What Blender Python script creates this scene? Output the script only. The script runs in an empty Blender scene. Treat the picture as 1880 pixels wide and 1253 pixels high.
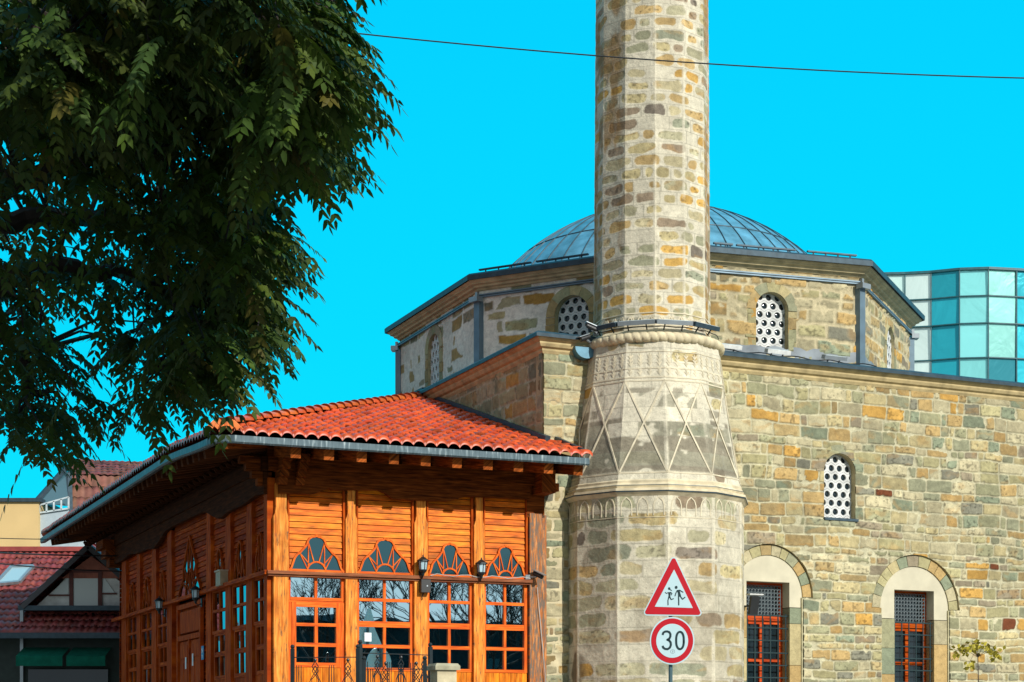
import bpy, math, random
import numpy as np
from mathutils import Vector, Matrix
random.seed(7)
RS = np.random.RandomState(11)
scene = bpy.context.scene
COL = scene.collection
# ------------------------------------------------------------------ camera, sky, sun
F = 3400.0; CX = 940.0; HY = 1360.0; CH = 1.6      # focal length in photo pixels, centre, horizon row, eye height
cam_d = bpy.data.cameras.new('camera'); cam = bpy.data.objects.new('camera', cam_d); COL.objects.link(cam)
cam.location = (0, 0, CH); cam.rotation_euler = (math.radians(90), 0, 0)
cam_d.sensor_width = 36; cam_d.lens = 36 * F / 1880; cam_d.shift_y = (HY - 626.5) / 1880
cam_d.clip_start = .1; cam_d.clip_end = 3000
scene.camera = cam
SUN_AZ, SUN_EL = math.radians(38), math.radians(28)  # azimuth to the right of the direction from the place to the camera
sd = Vector((math.sin(SUN_AZ) * math.cos(SUN_EL), -math.cos(SUN_AZ) * math.cos(SUN_EL), math.sin(SUN_EL)))
sl = bpy.data.lights.new('sun', 'SUN'); sl.energy = 4.5; sl.angle = math.radians(.5); sl.color = (1, .955, .885)
so = bpy.data.objects.new('sun', sl); COL.objects.link(so); so.location = (20, -20, 30)
so.rotation_euler = sd.to_track_quat('Z', 'Y').to_euler()
w = bpy.data.worlds.new('World'); scene.world = w; w.use_nodes = True
nt = w.node_tree; nt.nodes.clear()
wn = lambda t: nt.nodes.new(t)
out = wn('ShaderNodeOutputWorld'); bg = wn('ShaderNodeBackground'); sky = wn('ShaderNodeTexSky')
sky.sky_type = 'NISHITA'; sky.sun_disc = False; sky.sun_elevation = SUN_EL; sky.sun_rotation = math.atan2(sd.x, sd.y)
sky.air_density = 1.3; sky.dust_density = .6; sky.ozone_density = 2
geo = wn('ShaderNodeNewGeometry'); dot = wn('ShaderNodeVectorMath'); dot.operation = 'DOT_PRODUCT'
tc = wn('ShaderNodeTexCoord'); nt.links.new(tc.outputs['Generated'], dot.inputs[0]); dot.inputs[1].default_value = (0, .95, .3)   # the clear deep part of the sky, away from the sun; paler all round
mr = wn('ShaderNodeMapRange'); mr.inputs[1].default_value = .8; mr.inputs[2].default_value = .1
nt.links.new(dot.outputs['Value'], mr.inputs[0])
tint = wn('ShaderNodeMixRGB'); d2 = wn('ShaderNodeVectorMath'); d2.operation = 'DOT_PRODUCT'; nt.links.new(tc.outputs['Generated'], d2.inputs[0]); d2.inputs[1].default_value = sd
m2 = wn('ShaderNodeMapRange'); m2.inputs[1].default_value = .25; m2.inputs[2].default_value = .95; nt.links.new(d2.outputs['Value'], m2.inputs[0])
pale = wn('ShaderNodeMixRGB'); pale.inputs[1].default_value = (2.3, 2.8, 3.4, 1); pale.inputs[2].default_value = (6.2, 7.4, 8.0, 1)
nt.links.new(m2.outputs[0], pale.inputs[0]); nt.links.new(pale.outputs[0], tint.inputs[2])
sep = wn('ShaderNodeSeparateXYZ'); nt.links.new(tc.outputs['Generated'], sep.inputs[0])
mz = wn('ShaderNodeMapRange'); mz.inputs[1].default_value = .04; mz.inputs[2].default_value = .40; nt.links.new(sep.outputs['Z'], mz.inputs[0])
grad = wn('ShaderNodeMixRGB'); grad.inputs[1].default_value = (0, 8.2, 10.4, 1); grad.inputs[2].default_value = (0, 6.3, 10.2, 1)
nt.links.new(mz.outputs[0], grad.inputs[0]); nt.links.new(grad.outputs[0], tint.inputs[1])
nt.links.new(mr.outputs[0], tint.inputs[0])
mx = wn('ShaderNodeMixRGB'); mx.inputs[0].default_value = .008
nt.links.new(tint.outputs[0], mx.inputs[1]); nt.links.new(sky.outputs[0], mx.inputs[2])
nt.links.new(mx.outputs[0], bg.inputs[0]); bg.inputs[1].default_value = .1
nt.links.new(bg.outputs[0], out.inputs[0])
scene.view_settings.view_transform = 'Standard'; scene.view_settings.look = 'None'
scene.view_settings.exposure = 0; scene.view_settings.gamma = 1

# ------------------------------------------------------------------ helpers
def C(r, g, b, k=1.0):
    f = lambda c: ((c / 255 + .055) / 1.055) ** 2.4 if c > 10 else c / 255 / 12.92
    return (f(r) * k, f(g) * k, f(b) * k)
def tag(o, label=None, cat=None, group=None, kind=None):
    if label: o['label'] = label
    if cat: o['category'] = cat
    if group: o['group'] = group
    if kind: o['kind'] = kind
    return o
def empty(name, loc, label=None, cat=None, group=None):
    o = bpy.data.objects.new(name, None); COL.objects.link(o); o.location = loc
    o.empty_display_size = .2
    return tag(o, label, cat, group)
def link(name, me, parent):
    o = bpy.data.objects.new(name, me); COL.objects.link(o)
    if parent is not None:
        o.parent = parent
        o.matrix_parent_inverse = Matrix.Identity(4)
        # geometry is written in world space: move it into the parent's space
        p = parent; L = Vector((0, 0, 0))
        while p is not None: L += p.location; p = p.parent
        me.transform(Matrix.Translation(-L))
    return o
class MB:
    def __init__(s): s.v = []; s.f = []; s.uv = []; s.t = []
    def add(s, vs, fs, uvs=None, t=1.0):
        n = len(s.v); s.v += [tuple(p) for p in vs]
        s.uv += uvs if uvs else [(p[0] + p[1], p[2]) for p in vs]
        s.f += [tuple(i + n for i in f) for f in fs]; s.t += [t] * len(fs)
    def box(s, c, hx, hy, hz, X=Vector((1, 0, 0)), Y=Vector((0, 1, 0)), Z=Vector((0, 0, 1)), t=1.0):
        c = Vector(c); vs = []; loc = []
        for k in (-1, 1):
            for i, j in ((-1, -1), (1, -1), (1, 1), (-1, 1)):
                vs.append(c + X * (i * hx) + Y * (j * hy) + Z * (k * hz)); loc.append((i * hx, j * hy, k * hz))
        L = max(range(3), key=lambda q: (hx, hy, hz)[q]); o = [q for q in range(3) if q != L]
        r1, r2 = random.random() * 50, random.random() * 50
        uv = [(l[L] + r1, l[o[0]] + l[o[1]] + r2) for l in loc]
        s.add(vs, [(3, 2, 1, 0), (4, 5, 6, 7), (0, 1, 5, 4), (1, 2, 6, 5), (2, 3, 7, 6), (3, 0, 4, 7)], uv, t)
    def bar(s, p, q, wd, ht, up=Vector((0, 0, 1)), t=1.0):
        p = Vector(p); q = Vector(q); d = q - p; L = d.length
        if L < 1e-6: return
        X = d / L; Y = up.cross(X)
        if Y.length < 1e-4: Y = Vector((1, 0, 0)).cross(X)
        Y.normalize(); Z = X.cross(Y)
        s.box((p + q) / 2, L / 2, wd / 2, ht / 2, X, Y, Z, t)
    def prism(s, poly, fr, d0, d1, t=1.0, grain=0):
        n = len(poly); r = random.random() * 30
        vs = [fr.P(a, z, d0) for a, z in poly] + [fr.P(a, z, d1) for a, z in poly]
        uv = [((a, z + r) if not grain else (z, a + r)) for a, z in poly] * 2
        s.add(vs, [tuple(range(n))[::-1], tuple(range(n, 2 * n))] + [(i, (i + 1) % n, (i + 1) % n + n, i + n) for i in range(n)], uv, t)
    def strip(s, A, B, t=1.0):      # quads between two point rows
        n = len(A); s.add(list(A) + list(B), [(i, i + 1, i + 1 + n, i + n) for i in range(n - 1)], None, t)
    def sweep(s, pts, prof, closed=True, t=1.0, side=None, cap=True):
        # prof: list of (outward, up) swept along horizontal polyline pts, outward = given per-point vectors
        n = len(prof); vs = []; uv = []; L = 0
        for i, p in enumerate(pts):
            if i: L += (Vector(pts[i]) - Vector(pts[i - 1])).length
            for (o, u) in prof: vs.append(Vector(p) + side[i] * o + Vector((0, 0, u))); uv.append((L, o + u))
        fs = []
        for i in range(len(pts) - 1):
            for j in range(n if closed else n - 1):
                k = (j + 1) % n; fs.append((i * n + j, i * n + k, (i + 1) * n + k, (i + 1) * n + j))
        if cap and closed: fs += [tuple(range(n)), tuple(range((len(pts) - 1) * n, len(pts) * n))[::-1]]
        s.add(vs, fs, uv, t)
    def tube(s, pts, r, n=6, t=1.0, cap=True):
        pts = [Vector(p) for p in pts]; rr = r if isinstance(r, (list, tuple)) else [r] * len(pts)
        vs = []; uv = []; L = 0; prev = None
        for i, p in enumerate(pts):
            d = (pts[min(i + 1, len(pts) - 1)] - pts[max(i - 1, 0)]).normalized()
            if prev is None: a = d.orthogonal().normalized()
            else: a = (prev - d * prev.dot(d)).normalized()
            prev = a; b = d.cross(a)
            if i: L += (p - pts[i - 1]).length
            for k in range(n):
                an = 2 * math.pi * k / n; vs.append(p + (a * math.cos(an) + b * math.sin(an)) * rr[i]); uv.append((L, rr[i] * 6.28 * abs(k - n / 2) / n))
        fs = [(i * n + k, i * n + (k + 1) % n, (i + 1) * n + (k + 1) % n, (i + 1) * n + k) for i in range(len(pts) - 1) for k in range(n)]
        if cap: fs += [tuple(range(n))[::-1], tuple(range((len(pts) - 1) * n, len(pts) * n))]
        s.add(vs, fs, uv, t)
    def lathe(s, c, prof, n=16, t=1.0):   # prof (r, z) about vertical axis at c
        c = Vector(c); vs = []; m = len(prof)
        for k in range(n):
            an = 2 * math.pi * k / n
            for r, z in prof: vs.append(c + Vector((math.cos(an) * r, math.sin(an) * r, z)))
        fs = [(k * m + j, ((k + 1) % n) * m + j, ((k + 1) % n) * m + j + 1, k * m + j + 1) for k in range(n) for j in range(m - 1)]
        s.add(vs, fs, None, t)
    def build(s, name, mat, parent=None, smooth=False):
        me = bpy.data.meshes.new(name); me.from_pydata(s.v, [], s.f); me.materials.append(mat)
        nl = len(me.loops); vi = np.empty(nl, np.int32); me.loops.foreach_get('vertex_index', vi)
        uvl = me.uv_layers.new(name='UVMap'); uvl.data.foreach_set('uv', np.array(s.uv, np.float32)[vi].ravel())
        at = me.color_attributes.new('Tint', 'FLOAT_COLOR', 'CORNER')
        tt = np.array([(x if isinstance(x, tuple) else (x, x, x)) for x in s.t], np.float32)
        cnt = np.array([len(f) for f in s.f]); tt = np.repeat(tt, cnt, axis=0)
        at.data.foreach_set('color', np.hstack([tt, np.ones((len(tt), 1), np.float32)]).ravel())
        if smooth: me.polygons.foreach_set('use_smooth', [True] * len(me.polygons))
        me.validate(); me.update()
        return link(name, me, parent)
def gridmesh(name, P, col, mat, parent, keep=None, smooth=True):
    nr, nc = P.shape[:2]
    idx = np.arange(nr * nc).reshape(nr, nc)
    q = np.stack([idx[:-1, :-1], idx[:-1, 1:], idx[1:, 1:], idx[1:, :-1]], -1).reshape(-1, 4)
    if keep is not None: q = q[keep.ravel()]
    used = np.unique(q); remap = np.full(nr * nc, -1); remap[used] = np.arange(len(used)); q = remap[q]
    V = P.reshape(-1, 3)[used]; Cc = col.reshape(-1, 3)[used]
    me = bpy.data.meshes.new(name)
    me.vertices.add(len(V)); me.vertices.foreach_set('co', V.astype(np.float32).ravel())
    me.loops.add(q.size); me.loops.foreach_set('vertex_index', q.astype(np.int32).ravel())
    me.polygons.add(len(q)); me.polygons.foreach_set('loop_start', (np.arange(len(q)) * 4).astype(np.int32))
    me.polygons.foreach_set('use_smooth', np.full(len(q), smooth))
    at = me.color_attributes.new('Tint', 'FLOAT_COLOR', 'POINT')
    at.data.foreach_set('color', np.hstack([Cc, np.ones((len(Cc), 1))]).astype(np.float32).ravel())
    me.materials.append(mat); me.update(calc_edges=True); me.validate()
    return link(name, me, parent)
def hsh(ix, iy, s):
    x = np.sin(ix * 127.1 + iy * 311.7 + s * 74.7) * 43758.5453
    return x - np.floor(x)
def vn(x, y, s=0.0):
    ix = np.floor(x); iy = np.floor(y); fx = x - ix; fy = y - iy
    fx = fx * fx * (3 - 2 * fx); fy = fy * fy * (3 - 2 * fy)
    a = hsh(ix, iy, s); b = hsh(ix + 1, iy, s); c = hsh(ix, iy + 1, s); d = hsh(ix + 1, iy + 1, s)
    return (a + (b - a) * fx) * (1 - fy) + (c + (d - c) * fx) * fy
def fbm(x, y, s=0.0, o=3):
    r = 0; a = .5; t = 0
    for k in range(o): r = r + a * vn(x * 2 ** k, y * 2 ** k, s + k * 3.1); t += a; a *= .5
    return r / t
def sstep(a, b, x): x = np.clip((x - a) / (b - a), 0, 1); return x * x * (3 - 2 * x)
class Frame:      # vertical plane: a along U, z up, outward along N
    def __init__(s, O, U, N): s.O = Vector((O[0], O[1], 0)); s.U = Vector((U[0], U[1], 0)).normalized(); s.N = Vector((N[0], N[1], 0)).normalized()
    def P(s, a, z, out=0.0): return s.O + s.U * a + s.N * out + Vector((0, 0, z))
    def a(s, px, out=0.0):
        O = s.O + s.N * out; d = px - CX
        return (d * O.y - F * O.x) / (F * s.U.x - d * s.U.y)
    def z(s, px, py, out=0.0):
        p = s.P(s.a(px, out), 0, out); return CH + (HY - py) * p.y / F
def at(px, py, Y): return Vector(((px - CX) * Y / F, Y, CH + (HY - py) * Y / F))

# ------------------------------------------------------------------ materials
def newmat(name):
    m = bpy.data.materials.new(name); m.use_nodes = True
    n = m.node_tree; b = n.nodes['Principled BSDF']; return m, n, b
def simple(name, col, rough=.6, metal=0.0, spec=.5, noise=.25, scale=6.0, bump=0.0, tintattr=False, emis=None):
    m, n, b = newmat(name)
    b.inputs['Roughness'].default_value = rough; b.inputs['Metallic'].default_value = metal
    b.inputs['Specular IOR Level'].default_value = spec
    tc = n.nodes.new('ShaderNodeTexCoord'); nz = n.nodes.new('ShaderNodeTexNoise'); nz.inputs['Scale'].default_value = scale; nz.inputs['Detail'].default_value = 5
    n.links.new(tc.outputs['Object'], nz.inputs['Vector'])
    r = n.nodes.new('ShaderNodeMapRange'); r.inputs[1].default_value = .3; r.inputs[2].default_value = .7
    r.inputs[3].default_value = 1 - noise; r.inputs[4].default_value = 1 + noise * .6
    n.links.new(nz.outputs['Fac'], r.inputs[0])
    mu = n.nodes.new('ShaderNodeVectorMath'); mu.operation = 'MULTIPLY'; mu.inputs[0].default_value = col[:3]
    n.links.new(r.outputs[0], mu.inputs[1]); src = mu.outputs[0]
    if tintattr:
        aa = n.nodes.new('ShaderNodeAttribute'); aa.attribute_name = 'Tint'
        m2 = n.nodes.new('ShaderNodeVectorMath'); m2.operation = 'MULTIPLY'
        n.links.new(src, m2.inputs[0]); n.links.new(aa.outputs['Color'], m2.inputs[1]); src = m2.outputs[0]
    n.links.new(src, b.inputs['Base Color'])
    if bump:
        bp = n.nodes.new('ShaderNodeBump'); bp.inputs['Strength'].default_value = bump; bp.inputs['Distance'].default_value = .02
        n.links.new(nz.outputs['Fac'], bp.inputs['Height']); n.links.new(bp.outputs[0], b.inputs['Normal'])
    return m
def stone_mat(name, fine=55.0, amt=.22, bump=.8):
    m, n, b = newmat(name); b.inputs['Roughness'].default_value = .9; b.inputs['Specular IOR Level'].default_value = .2
    aa = n.nodes.new('ShaderNodeAttribute'); aa.attribute_name = 'Tint'
    tc = n.nodes.new('ShaderNodeTexCoord')
    n1 = n.nodes.new('ShaderNodeTexNoise'); n1.inputs['Scale'].default_value = 9; n1.inputs['Detail'].default_value = 8; n1.inputs['Roughness'].default_value = .7
    n.links.new(tc.outputs['Object'], n1.inputs['Vector'])
    r = n.nodes.new('ShaderNodeMapRange'); r.inputs[1].default_value = .3; r.inputs[2].default_value = .7; r.inputs[3].default_value = 1 - amt * 1.3; r.inputs[4].default_value = 1 + amt * .8
    n.links.new(n1.outputs['Fac'], r.inputs[0])
    mu = n.nodes.new('ShaderNodeVectorMath'); mu.operation = 'MULTIPLY'
    n.links.new(aa.outputs['Color'], mu.inputs[0]); n.links.new(r.outputs[0], mu.inputs[1])
    # pits
    vo = n.nodes.new('ShaderNodeTexNoise'); vo.inputs['Scale'].default_value = fine; vo.inputs['Detail'].default_value = 3
    n.links.new(tc.outputs['Object'], vo.inputs['Vector'])
    r2 = n.nodes.new('ShaderNodeMapRange'); r2.inputs[1].default_value = .28; r2.inputs[2].default_value = .4; r2.inputs[3].default_value = .62; r2.inputs[4].default_value = 1
    n.links.new(vo.outputs['Fac'], r2.inputs[0])
    m3 = n.nodes.new('ShaderNodeVectorMath'); m3.operation = 'MULTIPLY'; n.links.new(mu.outputs[0], m3.inputs[0]); n.links.new(r2.outputs[0], m3.inputs[1])
    n.links.new(m3.outputs[0], b.inputs['Base Color'])
    bp = n.nodes.new('ShaderNodeBump'); bp.inputs['Strength'].default_value = bump; bp.inputs['Distance'].default_value = .025
    n.links.new(n1.outputs['Fac'], bp.inputs['Height']); n.links.new(bp.outputs[0], b.inputs['Normal'])
    return m
def wood_mat(name, c1, c2, c3, knots=True, rough=.55, wear=0.0, tone=.35, spec=.14):
    m, n, b = newmat(name); b.inputs['Roughness'].default_value = rough; b.inputs['Specular IOR Level'].default_value = spec
    uv = n.nodes.new('ShaderNodeUVMap'); mp = n.nodes.new('ShaderNodeMapping'); mp.inputs['Scale'].default_value = (1.1, 15, 1)
    n.links.new(uv.outputs[0], mp.inputs[0])
    nz = n.nodes.new('ShaderNodeTexNoise'); nz.inputs['Scale'].default_value = 2.2; nz.inputs['Detail'].default_value = 7; nz.inputs['Distortion'].default_value = .6
    n.links.new(mp.outputs[0], nz.inputs['Vector'])
    cr = n.nodes.new('ShaderNodeValToRGB'); e = cr.color_ramp.elements
    e[0].position = .32; e[0].color = (*c1, 1); e[1].position = .68; e[1].color = (*c3, 1); k = e.new(.5); k.color = (*c2, 1)
    n.links.new(nz.outputs['Fac'], cr.inputs[0]); src = cr.outputs[0]
    mp2 = n.nodes.new('ShaderNodeMapping'); mp2.inputs['Scale'].default_value = (2.2, 7, 1); n.links.new(uv.outputs[0], mp2.inputs[0])
    n2 = n.nodes.new('ShaderNodeTexNoise'); n2.inputs['Scale'].default_value = 1.6; n2.inputs['Detail'].default_value = 4; n.links.new(mp2.outputs[0], n2.inputs['Vector'])
    r2 = n.nodes.new('ShaderNodeMapRange'); r2.inputs[1].default_value = .25; r2.inputs[2].default_value = .75; r2.inputs[3].default_value = 1 - tone; r2.inputs[4].default_value = 1 + tone * .6
    n.links.new(n2.outputs['Fac'], r2.inputs[0])
    mu = n.nodes.new('ShaderNodeVectorMath'); mu.operation = 'MULTIPLY'; n.links.new(src, mu.inputs[0]); n.links.new(r2.outputs[0], mu.inputs[1]); src = mu.outputs[0]
    if wear:
        mp3 = n.nodes.new('ShaderNodeMapping'); mp3.inputs['Scale'].default_value = (1.1, 9, 1); n.links.new(uv.outputs[0], mp3.inputs[0])
        n3 = n.nodes.new('ShaderNodeTexNoise'); n3.inputs['Scale'].default_value = 3.0; n3.inputs['Detail'].default_value = 8; n3.inputs['Roughness'].default_value = .75; n.links.new(mp3.outputs[0], n3.inputs['Vector'])
        r3 = n.nodes.new('ShaderNodeMapRange'); r3.inputs[1].default_value = .62 - .2 * wear; r3.inputs[2].default_value = .68 - .2 * wear; n.links.new(n3.outputs['Fac'], r3.inputs[0])
        mm = n.nodes.new('ShaderNodeMixRGB'); mm.inputs[2].default_value = (.12, .07, .04, 1) if wear < .6 else (.16, .12, .09, 1)
        n.links.new(r3.outputs[0], mm.inputs[0]); n.links.new(src, mm.inputs[1]); src = mm.outputs[0]
    aa = n.nodes.new('ShaderNodeAttribute'); aa.attribute_name = 'Tint'
    m2 = n.nodes.new('ShaderNodeVectorMath'); m2.operation = 'MULTIPLY'; n.links.new(src, m2.inputs[0]); n.links.new(aa.outputs['Color'], m2.inputs[1])
    n.links.new(m2.outputs[0], b.inputs['Base Color'])
    bp = n.nodes.new('ShaderNodeBump'); bp.inputs['Strength'].default_value = .18; bp.inputs['Distance'].default_value = .004
    n.links.new(nz.outputs['Fac'], bp.inputs['Height']); n.links.new(bp.outputs[0], b.inputs['Normal'])
    return m
M_STONE = stone_mat('stone')
M_PLASTER = simple('plaster', C(200, 193, 168), .9, spec=.15, noise=.12, scale=3, bump=.2)
M_TRIM = simple('limestone_trim', C(196, 184, 150), .85, spec=.2, noise=.3, scale=5, bump=.4, tintattr=True)
M_TRIMW = simple('minaret_trim', C(210, 200, 174), .85, spec=.2, noise=.3, scale=5, bump=.4, tintattr=True)
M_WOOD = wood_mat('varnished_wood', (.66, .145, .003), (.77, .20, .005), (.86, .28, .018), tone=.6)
M_POST = wood_mat('weathered_post', (.46, .11, .010), (.76, .24, .028), (.88, .38, .07), wear=.3)
M_OLDPOST = wood_mat('old_post', (.28, .08, .02), (.5, .17, .04), (.62, .3, .12), wear=.75)
M_FRAME = wood_mat('window_frame_wood', (.52, .060, .003), (.74, .12, .006), (.84, .20, .018), tone=.25)
M_FRAME2 = wood_mat('red_window_wood', (.30, .030, .004), (.50, .06, .008), (.62, .10, .015), tone=.4)
M_SIDEWOOD = wood_mat('side_wall_wood', (.22, .026, .003), (.40, .060, .005), (.56, .12, .010), spec=.06, rough=.7)  # porch wood darkened for the unlit side wall; shade is in the colour
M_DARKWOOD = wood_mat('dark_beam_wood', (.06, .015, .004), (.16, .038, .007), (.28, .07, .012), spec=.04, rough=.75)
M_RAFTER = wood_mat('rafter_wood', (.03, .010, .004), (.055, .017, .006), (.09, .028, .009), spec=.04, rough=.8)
M_LEAD = simple('lead_sheet', (.12, .31, .42), .42, metal=.25, noise=.35, scale=4, bump=.15, tintattr=True)
M_APRON = simple('grey_lead_apron', (.20, .23, .25), .6, noise=.4, scale=3, bump=.3)
M_LEADEDGE = simple('lead_edge', (.04, .07, .09), .5, metal=.4, noise=.3, scale=8)
def gutter_mat():
    m, n, b = newmat('zinc_gutter'); b.inputs['Roughness'].default_value = .5; b.inputs['Metallic'].default_value = .35
    uv = n.nodes.new('ShaderNodeUVMap'); mp = n.nodes.new('ShaderNodeMapping'); mp.inputs['Scale'].default_value = (14, 2, 1); n.links.new(uv.outputs[0], mp.inputs[0])
    nz = n.nodes.new('ShaderNodeTexNoise'); nz.inputs['Scale'].default_value = 1.5; nz.inputs['Detail'].default_value = 6; n.links.new(mp.outputs[0], nz.inputs['Vector'])
    cr = n.nodes.new('ShaderNodeValToRGB'); e = cr.color_ramp.elements
    e[0].position = .35; e[0].color = (.05, .085, .10, 1); e[1].position = .7; e[1].color = (.30, .37, .38, 1); k = e.new(.55); k.color = (.085, .13, .15, 1)
    n.links.new(nz.outputs['Fac'], cr.inputs[0]); n.links.new(cr.outputs[0], b.inputs['Base Color']); return m
M_GUTTER = gutter_mat()
M_TILE = simple('clay_tile', (.58, .078, .018), .38, spec=.4, noise=.3, scale=7, bump=.1, tintattr=True)
M_TILE2 = simple('painted_metal_tile', (.28, .050, .042), .45, noise=.25, scale=5, tintattr=True)
M_TILE3 = simple('brown_roof_tile', (.17, .055, .045), .6, noise=.25, scale=3, tintattr=True)
def glass_mat(name, col, rough=.03, ior=2.2, tr=0.0):
    m, n, b = newmat(name); b.inputs['Base Color'].default_value = (*col, 1); b.inputs['Roughness'].default_value = rough
    b.inputs['IOR'].default_value = ior
    tc = n.nodes.new('ShaderNodeTexCoord'); nz = n.nodes.new('ShaderNodeTexNoise'); nz.inputs['Scale'].default_value = 1.6; nz.inputs['Detail'].default_value = 1
    n.links.new(tc.outputs['Object'], nz.inputs['Vector'])
    bp = n.nodes.new('ShaderNodeBump'); bp.inputs['Strength'].default_value = .05; bp.inputs['Distance'].default_value = .03
    n.links.new(nz.outputs['Fac'], bp.inputs['Height']); n.links.new(bp.outputs[0], b.inputs['Normal']); return m
M_GLASS = glass_mat('window_glass', (.62, .84, .90), .01, 1.5); M_GLASS.node_tree.nodes['Principled BSDF'].inputs['Metallic'].default_value = 1
M_GLASS2 = glass_mat('side_window_glass', (.20, .30, .36), .03, 1.5); M_GLASS2.node_tree.nodes['Principled BSDF'].inputs['Metallic'].default_value = 1
M_FANGLASS = glass_mat('fan_glass', (.08, .17, .19), .05, 1.7); M_FANGLASS.node_tree.nodes['Principled BSDF'].inputs['Metallic'].default_value = 1
M_DGLASS = glass_mat('dark_glass', (.01, .02, .025), .1, 1.6)
M_IRON = simple('black_iron', (.012, .022, .026), .45, metal=.3, noise=.2)
M_GRILLE = simple('green_grey_iron', (.03, .06, .065), .5, metal=.3, noise=.2)
M_WHITE = simple('white_gypsum', (.64, .65, .62), .85, noise=.3, scale=7)
M_GREYMETAL = simple('grey_metal', (.34, .38, .40), .4, metal=.6, noise=.15)
M_PIPE = simple('downpipe_metal', (.15, .22, .27), .5, metal=.4, noise=.25, scale=3)
M_BLACK = simple('black_plastic', (.015, .017, .018), .5)
M_PAPER = simple('paper', (.7, .78, .8), .7, noise=.03)
M_DARK = simple('dark_interior', (.01, .012, .012), .9)

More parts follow.
